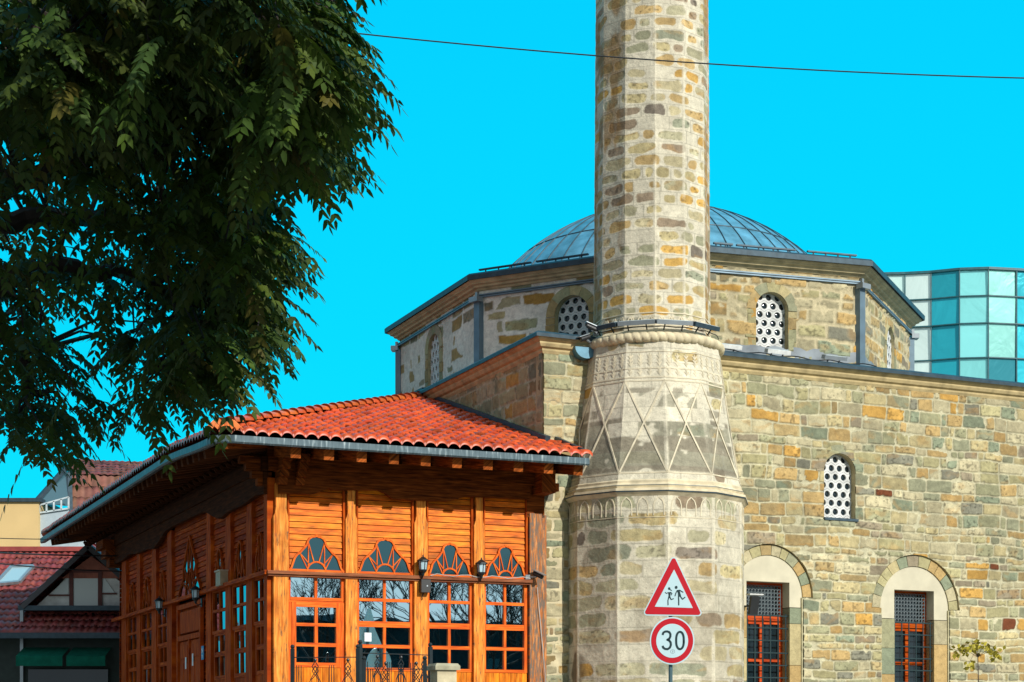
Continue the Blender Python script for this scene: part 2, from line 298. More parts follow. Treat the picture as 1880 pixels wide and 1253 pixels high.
# ------------------------------------------------------------------ masonry colours
MORT = np.array(C(206, 198, 160)); 
PAL = [np.array(C(*c)) for c in ((186, 172, 128), (172, 164, 122), (156, 154, 120), (184, 156, 104), (194, 152, 80), (146, 146, 118), (180, 170, 136), (150, 138, 114),
                                 (132, 130, 112), (192, 182, 146), (166, 144, 100), (138, 146, 120))]
def layout(z0, z1, s0, s1, hmin, hmax, wmin, wmax, seed, split=.15):
    r = random.Random(seed); zs = [z0]
    while zs[-1] < z1: zs.append(zs[-1] + r.uniform(hmin, hmax))
    rows = []
    for k in range(len(zs) - 1):
        xs = [s0 - r.random() * wmax]
        while xs[-1] < s1: xs.append(xs[-1] + (r.uniform(wmin, wmax) if r.random() > .15 else r.uniform(wmin * .5, wmin)))
        rows.append(xs)
    return zs, rows
def masonry(S, Z, lay, seed=1, joint=.012, warp=.035, pal=PAL, weights=None, plaster=0.0, mort=MORT, line=False, red=0.0, rough=.012, smear=.5, dark=None):
    zs, rows = lay; zs = np.array(zs)
    Sw = S + (fbm(S * 1.7, Z * 1.7, seed, 2) - .5) * warp * 2 + (vn(S * 7, Z * 7, seed + 5) - .5) * warp * .6
    Zw = Z + (fbm(S * 1.1, Z * 1.5, seed + 9, 2) - .5) * warp * 2.6 + (vn(S * 6, Z * 6, seed + 7) - .5) * warp * .6
    if line: Sw = S; Zw = Z
    k = np.clip(np.searchsorted(zs, Zw, 'right') - 1, 0, len(rows) - 1)
    col = np.zeros(S.shape + (3,)); d = np.zeros(S.shape); dr = np.zeros(S.shape); ID = np.zeros(S.shape)
    for i, xs in enumerate(rows):
        m = k == i
        if not m.any(): continue
        xs = np.array(xs); x = Sw[m]; j = np.clip(np.searchsorted(xs, x, 'right') - 1, 0, len(xs) - 2)
        x0 = xs[j]; x1 = xs[j + 1]; z0 = zs[i]; z1 = zs[i + 1]
        cx = (x0 + x1) / 2; cz = (z0 + z1) / 2; hx = (x1 - x0) / 2; hz = (z1 - z0) / 2; r = .045
        qx = np.abs(x - cx) - hx + r; qz = np.abs(Zw[m] - cz) - hz + r
        d[m] = -(np.hypot(np.maximum(qx, 0), np.maximum(qz, 0)) + np.minimum(np.maximum(qx, qz), 0) - r)
        if line:
            d[m] = np.minimum(hx - np.abs(x - cx), hz - np.abs(Zw[m] - cz))
            rr = np.minimum(.13, np.minimum(hx, hz) * .95); wx = x + (vn(x * 5, Zw[m] * 5, seed + 80) - .5) * .07; wz = Zw[m] + (vn(x * 4, Zw[m] * 6, seed + 81) - .5) * .06
            qx = np.abs(wx - cx) - hx + rr; qz = np.abs(wz - cz) - hz + rr
            dr[m] = -(np.hypot(np.maximum(qx, 0), np.maximum(qz, 0)) + np.minimum(np.maximum(qx, qz), 0) - rr)
        ID[m] = i * 97.0 + j
    r1 = hsh(ID, ID * .37, seed + 1); r2 = hsh(ID, ID * .53, seed + 2); r3 = hsh(ID, ID * .71, seed + 3)
    wts = np.array(weights if weights else [1] * len(pal), float); cw = np.cumsum(wts / wts.sum())
    pi = np.clip(np.searchsorted(cw, r1), 0, len(pal) - 1); base = np.array(pal)[pi]
    base = base * (.72 + .46 * r2)[..., None]
    if red: base = np.where((r3 > 1 - red)[..., None], np.array((.16, .05, .02)), base)
    # veins and stains inside a stone
    vein = fbm(S * 3 + ID, Z * 7 + ID * .3 + vn(S * 2, Z * 2, seed) * 3, seed + 20, 4)
    och = np.array((.62, .34, .09)); vm = .34 * sstep(.54, .72, vein) * (r3 > .35); base = base * (1 - vm)[..., None] + vm[..., None] * och * .72
    base = base * (.8 + .4 * fbm(S * 9, Z * 12, seed + 30, 3))[..., None]
    pits = sstep(.72, .8, vn(S * 22, Z * 26, seed + 31)) * (r2 > .6); base = base * (1 - .45 * pits)[..., None]
    if plaster:      # stones peeping out of cream plaster, thin scored joints
        n = fbm(S * 4.5, Z * 5.5, seed + 40, 3)
        big = fbm(S * .9, Z * .7, seed + 41, 2)
        lim = -.008 + .06 * n * (1.1 * (r3 > plaster * .6) + .0) + np.where(r3 < plaster * (.5 + big), 9, 0) + .02 * (r2 - .3)
        mask = sstep(lim, lim + .016, dr if line else d)
        mcol = mort * (.86 + .2 * fbm(S * 1.5, Z * 1.5, seed + 44, 3))[..., None] * (.92 + .12 * r2)[..., None]
    else:
        jw = joint * (.4 + 1.8 * fbm(S * 2.5, Z * 2.5, seed + 50, 3)) + np.maximum(0, fbm(S * 5, Z * 5, seed + 52, 3) - .62) * smear
        mask = sstep(jw, jw + .02, d)
        mcol = mort * (.78 + .35 * fbm(S * 6, Z * 6, seed + 54, 3))[..., None]
    col = base * mask[..., None] + mcol * (1 - mask)[..., None]
    if not line: col = col * (1 - .38 * (mask * (1 - sstep(.55, .98, mask))) * sstep(.35, .6, fbm(S * 4, Z * 4, seed + 56, 2)) * 2.2)[..., None]  # darker rims: recess shade round the stones put into the colour
    col = col * (.80 + .36 * fbm(S * .55, Z * .8, seed + 57, 3))[..., None] * (.90 + .2 * fbm(S * 3.2, Z * .35, seed + 58, 2))[..., None]
    if line: col = col * (1 - .34 * (1 - sstep(.003, .010, d)) * (.4 + .9 * fbm(S * 2, Z * 2, seed + 83, 2)))[..., None]
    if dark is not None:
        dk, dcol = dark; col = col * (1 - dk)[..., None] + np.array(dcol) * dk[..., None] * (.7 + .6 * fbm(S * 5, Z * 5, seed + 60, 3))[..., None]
    h = mask * (.022 if not plaster else -.003) + (fbm(S * 10, Z * 10, seed + 70, 3) - .5) * rough + mask * (r2 - .5) * (.022 if not plaster else 0)
    return col, h
def wallgrid(name, fr, a0, a1, z0, z1, step, lay, parent, holes=(), stepz=None, mkw={}, fade=None, off=0.0, flip=False):
    na = max(2, int((a1 - a0) / step)); nz = max(2, int((z1 - z0) / (stepz or step)))
    A, Z = np.meshgrid(np.linspace(a0, a1, na), np.linspace(z0, z1, nz)); cell = (a1 - a0) / (na - 1)
    keep = np.ones((nz - 1, na - 1), bool)
    Ac = (A[:-1, :-1] + A[1:, 1:]) / 2; Zc = (Z[:-1, :-1] + Z[1:, 1:]) / 2
    for (ac, hw, zb, zs_, *lw) in holes:      # arch: half width hw, spring zs_, bottom zb, narrower half width below
        lo_ = lw[0] if lw else hw
        def sdf(a, z):
            dx = np.abs(a - ac)
            return np.where(z > zs_, np.hypot(dx, z - zs_) - hw, np.maximum(dx - lo_, zb - z))
        keep &= sdf(Ac, Zc) > 0
        d = sdf(A, Z); near = np.abs(d) < cell * .8
        up = near & (Z > zs_); rr = np.hypot(A - ac, Z - zs_) + 1e-9
        A2 = np.where(up, ac + (A - ac) / rr * hw, A); Z2 = np.where(up, zs_ + (Z - zs_) / rr * hw, Z)
        side = near & (Z <= zs_) & (np.abs(np.abs(A - ac) - lo_) < cell * .8)
        A2 = np.where(side, ac + np.sign(A - ac) * lo_, A2); bot = near & ~side & (Z <= zs_) & (np.abs(Z - zb) < cell * .8)
        Z2 = np.where(bot, zb, Z2); A, Z = A2, Z2
    col, h = masonry(A, Z, lay, **mkw)
    h = h + off
    P = np.stack([fr.O.x + fr.U.x * A + fr.N.x * h, fr.O.y + fr.U.y * A + fr.N.y * h, Z], -1)
    return gridmesh(name, P, col, M_STONE, parent, keep)

# ------------------------------------------------------------------ frames
u = Vector((.9218, .3877, 0)); v = Vector((-.3877, .9218, 0))
P0 = at(500, HY, 31.0)
FF = Frame(P0, u, -v)            # porch front wall
FS = Frame(P0, v, -u)            # porch side wall
AW = FF.a(998)                   # where the porch meets the mosque corner
MC = FF.P(AW, 0)
m_ = Vector((.9008, .4343, 0)); FM = Frame(MC, m_, Vector((.4343, -.9008, 0)))   # mosque street wall
FL = Frame(MC, v, -u)            # mosque left wall
def PV(a, b, z): return P0 + u * a + v * b - Vector((0, 0, P0.z)) + Vector((0, 0, z))
# ------------------------------------------------------------------ ground
gb = MB(); gb.add([(-600, -200, 0), (600, -200, 0), (600, 900, 0), (-600, 900, 0)], [(0, 1, 2, 3)])
g = gb.build('ground', simple('paving', (.27, .25, .21), .9, noise=.3, scale=.6, bump=.2)); tag(g, kind='structure')
rb = MB(); rb.add([(-80, 9, .004), (80, 9, .004), (80, 20, .004), (-80, 20, .004)], [(0, 1, 2, 3)])
tag(rb.build('road', simple('asphalt', (.055, .055, .056), .9, noise=.3, scale=4, bump=.3)), kind='structure')

# ================================================================== MOSQUE
mosque = empty('mosque', MC, 'stone mosque with eight-sided drum, lead dome and arched barred windows behind the minaret', 'mosque')
ZC = 8.80        # top of wall cornice
a_small = FM.a(1541); hs = (FM.a(1570) - FM.a(1512)) / 2; zs_bot = FM.z(1541, 952); zs_top = FM.z(1541, 833)
bigw = []
for pc, ptop in ((1412.5, 999), (1681, 1019)):
    a = FM.a(pc); ring = FM.a(pc + 79) - a; pl = FM.a(pc + 62.5) - a; op = (FM.a(1713.5) - FM.a(1640.6)) / 2
    bigw.append((a, ring, pl, op, FM.z(pc, ptop), FM.z(pc, 1068 if pc < 1500 else 1084)))
holes = [(a_small, hs, zs_bot, zs_top - hs)]
for a, ring, pl, op, zt, zo in bigw: holes.append((a, ring, 1.0, zt - ring, pl))
layM = layout(0, 9, -1, 15, .125, .265, .22, .66, 5)
mk = dict(seed=3, joint=.004, warp=.034, red=.008, smear=.22, mort=np.array(C(194, 188, 156)),
          weights=[3.2, 3, 2.8, 2.2, .9, 2.2, 3, 1.4, 1.2, 2.6, 1.8, 1.5])
wallgrid('wall', FM, 0, 12.2, 2.4, ZC - .28, .0155, layM, mosque, holes, mkw=mk)
wb = MB(); wb.prism([(0, 0), (14, 0), (14, 2.42), (0, 2.42)], FM, -.4, -.005); wb.prism([(12.15, 2.42), (14, 2.42), (14, ZC - .3), (12.15, ZC - .3)], FM, -.4, -.005)
wb.build('wall_base', M_TRIM, mosque)
wb = MB(); wb.prism([(.3, 0), (14, 0), (14, ZC - .1), (.3, ZC - .1)], FM, -.6, -.5); wb.prism([(.03, 2.4), (2.6, 2.4), (2.6, ZC - .2), (.03, ZC - .2)], FM, -.1, -.03)
wb.prism([(a_small - .8, ZC - 3.5), (a_small + .8, ZC - 3.5), (a_small + .8, ZC - .9), (a_small - .8, ZC - .9)], FM, -.45, -.2)
wb.build('wall_core', M_DARK, mosque)
wb = MB(); wb.prism([(.0, 2.4), (.4, 2.4), (.4, ZC - .25), (.0, ZC - .25)], FM, -.3, .003, (.8, .75, .65)); wb.build('corner_core', M_TRIM, mosque)
layL = layout(0, 9, -1, 15, .2, .34, .35, .8, 8)
mk2 = dict(mk); mk2.update(seed=9, red=0, warp=.04)
wallgrid('wall', FL, 0, 13.4, 6.2, ZC - .28, .03, layL, mosque, mkw=mk2)
wb = MB(); wb.prism([(.0, 0), (13.4, 0), (13.4, 6.25), (.0, 6.25)], FL, -.4, -.01); wb.build('wall_base', M_TRIM, mosque)
# cornice mouldings and lead coping on both walls
c0 = FM.P(14, 0); c1 = FM.P(0, 0); c2 = FL.P(13.4, 0)
dC = (FM.N + FL.N); dC = dC / (dC.dot(FM.N))
mold = [(-.3, -.32), (.02, -.32), (.05, -.27), (.05, -.235), (.10, -.21), (.13, -.16), (.13, -.13), (.18, -.10), (.20, -.055), (-.3, -.055)]
lead = [(-.3, -.055), (.22, -.055), (.245, -.07), (.25, -.01), (.2, .03), (-.35, .13)]
for nm, pr, mt, tt in (('cornice', mold, M_TRIM, (.9, .82, .66)), ('lead_coping', lead, M_LEADEDGE, 1.0)):
    b = MB(); b.sweep([c0 + Vector((0, 0, ZC)), c1 + Vector((0, 0, ZC)), c2 + Vector((0, 0, ZC))], pr, True, tt, [FM.N, dC, FL.N]); b.build(nm, mt, mosque)
# lead roof skirt between coping and drum
def line_arch(hw, zsp, n=14):
    return [(hw * math.cos(math.pi * i / n), zsp + hw * math.sin(math.pi * i / n)) for i in range(n + 1)]
# big barred windows
def lattice(fr, ac, z0, z1, hw, out, parent):       # pierced white gypsum grille with bull's-eye glass
    w_ = bpy.data.objects.new('lattice_window', None)
    b = MB(); zsp = z1 - hw
    def clampp(x, z):
        if z > zsp:
            r = math.hypot(x, z - zsp)
            if r > hw: x, z = x / r * hw, zsp + (z - zsp) / r * hw
        x = max(-hw, min(hw, x)); return x, max(z0, z)
    pitch, row, rr = .188, .168, .062
    nrow = int((z1 - z0) / row) + 3; gl = MB()
    for j in range(-1, nrow):
        for i in range(-4, 5):
            cx = (i + (.5 if j % 2 else 0)) * pitch; cz = z0 + .14 + j * row
            if abs(cx) > hw + pitch or cz > z1 + row: continue
            n = 18; vs = []; H = []
            for k in range(n):
                an = math.radians(90 + k * 20)
                # rectangular-staggered cell -> hexagon distance
                ca, sa = math.cos(an), math.sin(an); best = 9
                for q in range(6):
                    m = math.radians(60 * q); nx, nz = math.cos(m), math.sin(m); dd = ca * nx + sa * nz
                    hd = pitch / 2 if q in (0, 3) else row * .56
                    if dd > 1e-3: best = min(best, hd / dd)
                H.append(clampp(cx + ca * best, cz + sa * best)); vs.append(clampp(cx + ca * rr, cz + sa * rr))
            front = [fr.P(ac + x, z, out) for x, z in H] + [fr.P(ac + x, z, out) for x, z in vs] + [fr.P(ac + x, z, out - .05) for x, z in vs]
            fs = [(k, (k + 1) % n, n + (k + 1) % n, n + k) for k in range(n)] + [(n + k, n + (k + 1) % n, 2 * n + (k + 1) % n, 2 * n + k) for k in range(n)]
            b.add(front, fs)
            # bull's-eye pane
            if clampp(cx, cz) == (cx, cz):
                gl.add([fr.P(ac + cx, cz, out - .02)] + [fr.P(ac + x, z, out - .045) for x, z in vs], [(0, 1 + k, 1 + (k + 1) % n) for k in range(n)])
            else: gl.add([fr.P(ac + x, z, out - .045) for x, z in vs], [tuple(range(n))])
    o = b.build('lattice_window', M_WHITE, parent); gl.build('glass', M_DGLASS, o, True)
    bpy.data.objects.remove(w_); return o
def arch_reveal(fr, ac, hw, zb, zsp, d0, d1, mat, parent, name='window_reveal'):
    pts = [(hw, zb)] + line_arch(hw, zsp, 18) + [(-hw, zb)]
    b = MB(); b.strip([fr.P(ac + x, z, d0) for x, z in pts], [fr.P(ac + x, z, d1) for x, z in pts], (.75, .72, .62)); return b.build(name, mat, parent)
def voussoirs(fr, ac, r0, r1, zsp, n, d0, d1, parent, seed, zlow=None, gap=.006, pal=PAL):
    b = MB(); r = random.Random(seed); an = 0; cuts = [0]
    ws = [r.uniform(.7, 1.3) for _ in range(n)]; s = sum(ws)
    for x in ws: cuts.append(cuts[-1] + x / s * math.pi)
    for i in range(n):
        a0, a1 = cuts[i] + gap, cuts[i + 1] - gap; c = pal[r.choice((0, 1, 2, 6, 10, 3, 11, 7, 5, 1))] * r.uniform(.92, 1.15)
        k = 5; ra = r1 * r.uniform(.985, 1.0)
        poly = [(ac + r0 * math.cos(a0 + (a1 - a0) * q / k), zsp + r0 * math.sin(a0 + (a1 - a0) * q / k)) for q in range(k + 1)] + \
               [(ac + ra * math.cos(a1 - (a1 - a0) * q / k), zsp + ra * math.sin(a1 - (a1 - a0) * q / k)) for q in range(k + 1)]
        b.prism(poly, fr, d0, d1, tuple(c))
    return b.build('arch_stones', M_STONE, parent)
M_TINTSTONE = M_STONE
for wi, (a, ring, pl, op, zt, zo) in enumerate(bigw):
    zsp = zt - ring
    # wall behind ring
    b = MB(); b.strip([FM.P(a + x, z, -.07) for x, z in line_arch(ring + .06, zsp, 24)], [FM.P(a + x, z, -.07) for x, z in line_arch(pl - .02, zsp, 24)], tuple(MORT))
    for sg in (-1, 1): lo, hi = sorted((a + sg * op, a + sg * (pl + .05))); b.prism([(lo, 1), (hi, 1), (hi, zsp - .01), (lo, zsp - .01)], FM, -.3, -.05 if 0 else -.012, tuple(MORT * .8)) if 0 else b.prism([(a + sg * pl - .03, 1), (a + sg * pl + .03, 1), (a + sg * pl + .03, zsp - .01), (a + sg * pl - .03, zsp - .01)], FM, -.3, -.01, tuple(MORT * .8))
    b.build('arch_mortar', M_STONE, mosque)
    voussoirs(FM, a, pl, ring - .004, zsp, 13, -.06, -.022 + .004 * wi, mosque, 20 + wi)
    arch_reveal(FM, a, ring, zsp - .02, zsp, .022, -.06, M_TRIM, mosque)
    # plaster field with the window opening in it
    zpt = zsp + pl
    prof = [(-pl, zsp - .18), (-op, zsp - .18), (-op, zo), (op, zo), (op, zsp - .18), (pl, zsp - .18)]
    top = line_arch(pl - .003, zsp, 20)
    vs = [(a + x, z) for x, z in prof[:0]]
    # left jamb, right jamb, and upper field as three prisms
    b = MB()
    upper = [(x, z) for x, z in top if z >= zo]
    xl = math.sqrt(max(.01, (pl - .003) ** 2 - max(0, zo - zsp) ** 2))
    b.prism([(a + xl, zo), ] + [(a + x, z) for x, z in upper if abs(x) < xl] + [(a - xl, zo)], FM, -.4, -.045)
    for sg in (-1, 1):
        side = [(a + sg * op, zsp - .2), (a + sg * pl, zsp - .2), (a + sg * pl, zsp)]
        side += [(a + sg * abs(x), z) for x, z in top[:10] if zsp + .01 < z < zo] + [(a + sg * xl, zo), (a + sg * op, zo)]
        b.prism(side, FM, -.4, -.045)
    b.build('plaster_arch', M_PLASTER, mosque)
    rj = random.Random(wi)
    for sg in (-1, 1):
        b = MB(); z = 1.0
        while z < zsp - .21:
            z2 = min(z + rj.uniform(.5, .9), zsp - .205)
            c = PAL[rj.choice((2, 3, 0, 11, 6))] * rj.uniform(.85, 1.05)
            lo, hi = sorted((a + sg * op, a + sg * pl)); b.prism([(lo, z), (hi, z), (hi, z2 - .008), (lo, z2 - .008)], FM, -.4, -.035, tuple(c))
            z = z2
        b.build('jamb_stones', M_STONE, mosque)
    # window unit
    win = MB(); fd = -.34
    zb = 1.2; zmid = zo - .62
    for (x0, x1, z0, z1) in ((-op, -op + .07, zb, zo), (op - .07, op, zb, zo), (-op + .07, op - .07, zo - .07, zo), (-op + .07, op - .07, zmid - .17, zmid), (-.035, .035, zb, zmid - .17),
                             (-op + .07, -.035, 3.1, 3.16), (.035, op - .07, 3.1, 3.16), (-op + .07, -.035, 2.5, 2.56), (.035, op - .07, 2.5, 2.56), (-op + .07, op - .07, zb, zb + .1)):
        win.prism([(a + x0, z0), (a + x1, z0), (a + x1, z1), (a + x0, z1)], FM, fd, fd + .06)
    wo = win.build('window', M_FRAME2 if wi == 0 else M_SIDEWOOD, mosque)
    b = MB(); b.prism([(a - op, zb), (a + op, zb), (a + op, zo), (a - op, zo)], FM, fd - .03, fd + .015); b.build('glass', M_DGLASS, wo)
    b = MB()     # interlaced star screen over the upper light
    x0, x1, z0, z1 = a - op + .05, a + op - .05, zmid + .0, zo - .05; st = .075
    nx = int((x1 - x0) / st) + 1; nz_ = int((z1 - z0) / st) + 1
    for i in range(nx):
        for j in range(nz_):
            cx, cz = x0 + (i + .5) * (x1 - x0) / nx, z0 + (j + .5) * (z1 - z0) / nz_; r_ = st * .5
            pts = [FM.P(cx + r_ * math.cos(q * math.pi / 3 + (i + j) % 2 * .5), cz + r_ * math.sin(q * math.pi / 3 + (i + j) % 2 * .5), -.27) for q in range(7)]
            b.tube(pts, .008, 4, cap=False)
    for i in range(nx + 1): b.bar(FM.P(x0 + i * (x1 - x0) / nx, z0, -.27), FM.P(x0 + i * (x1 - x0) / nx, z1, -.27), .008, .008)
    b.build('star_screen', simple('screen_metal', (.12, .15, .16), .5, noise=.2), wo)
    b = MB()
    gx0, gx1 = a - op + .0, a + op - .0
    for i in range(6):
        x = gx0 + .05 + i * (gx1 - gx0 - .1) / 5; b.tube([FM.P(x, 1.1, -.1), FM.P(x, zmid + .02, -.1)], .013, 6)
    z = zmid - .02
    while z > 1.2: b.tube([FM.P(gx0 - .02, z, -.1), FM.P(gx1 + .02, z, -.1)], .013, 6); z -= .235
    b.build('window_grille', M_GRILLE, wo)
# small upper window
lattice(FM, a_small, zs_bot, zs_top, hs, -.13, mosque)
arch_reveal(FM, a_small, hs, zs_bot, zs_top - hs, .012, -.13, M_TRIM, mosque)
voussoirs(FM, a_small, hs + .005, hs + .17, zs_top - hs, 5, -.05, .018, mosque, 33, pal=[x * 1.0 for x in PAL])
b = MB(); b.prism([(a_small - hs - .0, zs_bot - .05), (a_small + hs + .05, zs_bot - .05), (a_small + hs + .05, zs_bot), (a_small - hs, zs_bot)], FM, -.1, .05); b.build('window_sill', M_LEADEDGE, mosque)

# ------------------------------------------------------------------ drum and dome
Y0 = 35.2; ZD = CH + 912 * Y0 / F      # cornice top
dv = {}
for k, px, r in (('A', 707, 1.206), ('B', 859, 1.067), ('C', 1254, 1.0), ('D', 1602, 1.035), ('E', 1697, 1.169)):
    dv[k] = Vector(((px - CX) * Y0 * r / F, Y0 * r, 0))
cen = at(1214, HY, 41.3); cen.z = 0
tips = [dv[k] for k in 'ABCDE'] + [cen * 2 - dv[k] for k in 'BCD']
OV = .30
def inset(pts, d):
    o = []; n = len(pts)
    for i in range(n):
        p0, p1, p2 = pts[i - 1], pts[i], pts[(i + 1) % n]
        e1 = (p1 - p0).normalized(); e2 = (p2 - p1).normalized()
        n1 = Vector((-e1.y, e1.x, 0)); n2 = Vector((-e2.y, e2.x, 0))
        if n1.dot(cen - p1) < 0: n1 = -n1
        if n2.dot(cen - p1) < 0: n2 = -n2
        q = (n1 + n2); q = q / (1 + n1.dot(n2)); o.append(p1 + q * d)
    return o
walls = inset(tips, OV)
layD = layout(8, 12, -2, 40, .2, .34, .3, .75, 15)
S0 = 0
for i in range(5):
    p, q = (walls[i - 1], walls[i]) if i == 0 else (walls[i - 1], walls[i])
for i in range(-1, 6):
    p, q = walls[i % 8], walls[(i + 1) % 8]
    e = (q - p); L = e.length; N = Vector((e.y, -e.x, 0)).normalized()
    if N.dot(cen - p) > 0: N = -N
    fr = Frame(p, e, N); fw = []
    fc = L / 2
    if i == 1: fc = fr.a(1050)
    if i == 2: fc = fr.a(1417)
    if i == 0: fc = fr.a(797)
    if i == 3: fc = fr.a(1634)
    if 0 <= i <= 3:
        hw = (.36, .38, .345, .36)[i]; zt = fr.z((797, 1050, 1417, 1634)[i], (614, 543, 537, 602)[i]); zb = zt - 1.22
        hl = [(fc, hw, zb, zt - hw)]
    else: hl = []
    kw = dict(seed=31 + i, joint=.018, warp=.045, smear=.7, mort=np.array(C(192, 180, 145)), weights=[2, 3, 3, 2.6, 1.8, 1.5, 2, 1.4, 1, 1, 3, 1])
    if i in (0, 1): kw.update(plaster=.6, mort=np.array(C(238, 230, 214)))  # paler mortar makes up for the shade on these two faces
    zlo = 8.0
    # wall behind grid offset in S so each face has its own stones
    lay = layout(zlo, 12, -1, 9, .2, .34, .3, .8, 15 + i)
    wallgrid('drum_wall', fr, 0, L, zlo, ZD - .28, .024, lay, mosque, hl, mkw=kw)
    if hl:
        lattice(fr, fc, zb, zt, hw, -.14 if i in (1, 2) else -.05, mosque)
        arch_reveal(fr, fc, hw, zb, zt - hw, .012, -.14, M_TRIM, mosque)
        voussoirs(fr, fc, hw + .005, hw + .2, zt - hw, 5 if i < 3 else 3, -.05, .02, mosque, 40 + i)
        # stones beside the jambs
        rj = random.Random(50 + i)
        for sg in (-1, 1):
            b = MB(); z = zb
            while z < zt - hw - .02:
                z2 = min(z + rj.uniform(.2, .32), zt - hw); ww = rj.uniform(.16, .22); lo, hi = sorted((fc + sg * (hw + .003), fc + sg * (hw + ww)))
                b.prism([(lo, z), (hi, z), (hi, z2 - .012), (lo, z2 - .012)], fr, -.05, .016, tuple(PAL[rj.choice((0, 2, 10, 1, 3))] * .8)); z = z2
            b.build('jamb_stones', M_STONE, mosque)
# cornice rings
tl = tips + [tips[0]]; wl = [walls[i] for i in range(8)] + [walls[0]]
side = []
for i in range(8):
    d = tips[i] - walls[i]; side.append(d / OV)
side.append(side[0])
Zv = Vector((0, 0, ZD))
def ring(name, prof, mat, t=1.0):
    b = MB(); b.sweep([p + Zv for p in wl], prof, True, t, side, cap=False); return b.build(name, mat, mosque)
ring('drum_cornice', [(-.1, -.28), (.03, -.28), (.05, -.26), (.05, -.24), (.12, -.225), (.13, -.19), (.20, -.17), (.20, -.15), (.25, -.125), (.255, -.10), (-.1, -.10)], M_TRIM, (.96, .92, .84))
ring('drum_lead_coping', [(-.2, -.08), (.28, -.08), (.31, -.11), (.315, -.01), (.27, .03), (-.2, .13)], M_LEADEDGE)
ring('tie_band', [(.0, -.42), (.06, -.42), (.06, -.395), (0, -.395)], M_PIPE)
ring('tie_band', [(.0, -.38), (.06, -.38), (.06, -.355), (0, -.355)], M_PIPE)
# lead skirt roof from drum coping to dome
RD = 4.87; ZDC = 8.53
RB = math.sqrt(RD ** 2 - (ZD + .45 - ZDC) ** 2)
b = MB(); inner = [cen + (walls[i] - cen).normalized() * RB + Vector((0, 0, ZD + .45)) for i in range(8)]
outer = [walls[i] + side[i] * -.15 + Vector((0, 0, ZD + .12)) for i in range(8)]
for i in range(8):
    j = (i + 1) % 8; K = 8
    for k in range(K):
        b.add([outer[i].lerp(outer[j], k / K), outer[i].lerp(outer[j], (k + 1) / K), (inner[i].lerp(inner[j], (k + 1) / K)), inner[i].lerp(inner[j], k / K)], [(0, 1, 2, 3)], None, random.uniform(.85, 1.15))
b.build('lead_roof', M_LEAD, mosque)
b = MB(); NS = 54; rings_ = 14; el0 = math.asin((ZD + .2 - ZDC) / RD)
els = [el0 + (math.pi / 2 - el0) * i / rings_ for i in range(rings_ + 1)]
sp = lambda az, el, r=RD: cen + Vector((math.cos(az) * math.cos(el) * r, math.sin(az) * math.cos(el) * r, ZDC + math.sin(el) * r))
for k in range(NS):
    for i in range(rings_):
        t = .86 + .28 * random.Random(k * 31 + i // 3).random()
        a0, a1 = 2 * math.pi * k / NS, 2 * math.pi * (k + 1) / NS; am = (a0 + a1) / 2
        b.add([sp(a0, els[i]), sp(am, els[i]), sp(a1, els[i]), sp(a1, els[i + 1]), sp(am, els[i + 1]), sp(a0, els[i + 1])], [(0, 1, 4, 5), (1, 2, 3, 4)], None, t)
dome = b.build('dome', M_LEAD, mosque, True)
b = MB()
for k in range(NS):
    b.tube([sp(2 * math.pi * k / NS, e, RD + .004) for e in els[:-1]], .014, 5)
for i in (4, 8):
    b.tube([sp(2 * math.pi * k / 80, els[i], RD + .004) for k in range(81)], .014, 5)
b.build('dome_seams', M_LEADEDGE, mosque)
# lead flashing / low roof between wall coping and drum
b = MB()
rp = [FM.P(0, ZC + .1, -.3), FM.P(14, ZC + .1, -.3)]
low = [FM.P(.0, ZC + .1, -.33), FM.P(3, ZC + .1, -.33), FM.P(6, ZC + .1, -.33), FM.P(9, ZC + .1, -.33), FM.P(14, ZC + .1, -.33)]
hi_ = [FM.P(1.5, ZC + .15, -3.5), FM.P(3, ZC + .3, -2.6), FM.P(6, ZC + .3, -2.4), FM.P(9, ZC + .2, -4), FM.P(13, ZC + .2, -6)]
b.strip(low, hi_, .8)
b.strip([FL.P(.0, ZC + .1, -.33), FL.P(4, ZC + .1, -.33), FL.P(8, ZC + .1, -.33), FL.P(13, ZC + .1, -.33)],
        [FL.P(2.0, ZC + .15, -3.5), FL.P(4, ZC + .15, -2.4), FL.P(8, ZC + .15, -2.6), FL.P(11, ZC + .15, -5)], .8)
b.build('lead_roof', M_LEAD, mosque)
# lead apron strip on drum foot
for i in (0, 1, 2, 3):
    p, q = walls[i], walls[i + 1]; e = (q - p); N = Vector((e.y, -e.x, 0)).normalized()
    if N.dot(cen - p) > 0: N = -N
    fr = Frame(p, e, N); b = MB(); L = e.length; n = 26; top = []
    for k in range(n + 1): top.append((L * k / n, ZC + .47 + .02 * math.sin(k * 1.9 + i) + .02 * math.sin(k * 4.1)))
    if i == 0: top = [(x, z - .1) for x, z in top]
    b.prism([(0, ZC - .4), (L, ZC - .4)] + top[::-1], fr, -.02, .026, .9); 
    b.build('lead_apron', M_APRON, mosque)
# downpipes at drum corners, with hopper boxes
for i, z0 in ((0, 8.9), (1, 8.95), (3, 8.95), (4, 8.9)):
    d = side[i].normalized(); p = walls[i]; X = Vector((-d.y, d.x, 0)); b = MB()
    b.box(p + d * .03 + Vector((0, 0, (z0 + ZD - .5) / 2)), .085, .06, (ZD - .5 - z0) / 2, X, d)
    o = b.build('downpipe', M_PIPE, mosque)
    b = MB(); b.box(p + d * .11 + Vector((0, 0, ZD - .47)), .13, .08, .05, X, d); b.box(p + d * .07 + Vector((0, 0, ZD - .37)), .03, .03, .06, X, d); b.build('pipe_hopper', M_GREYMETAL, o)

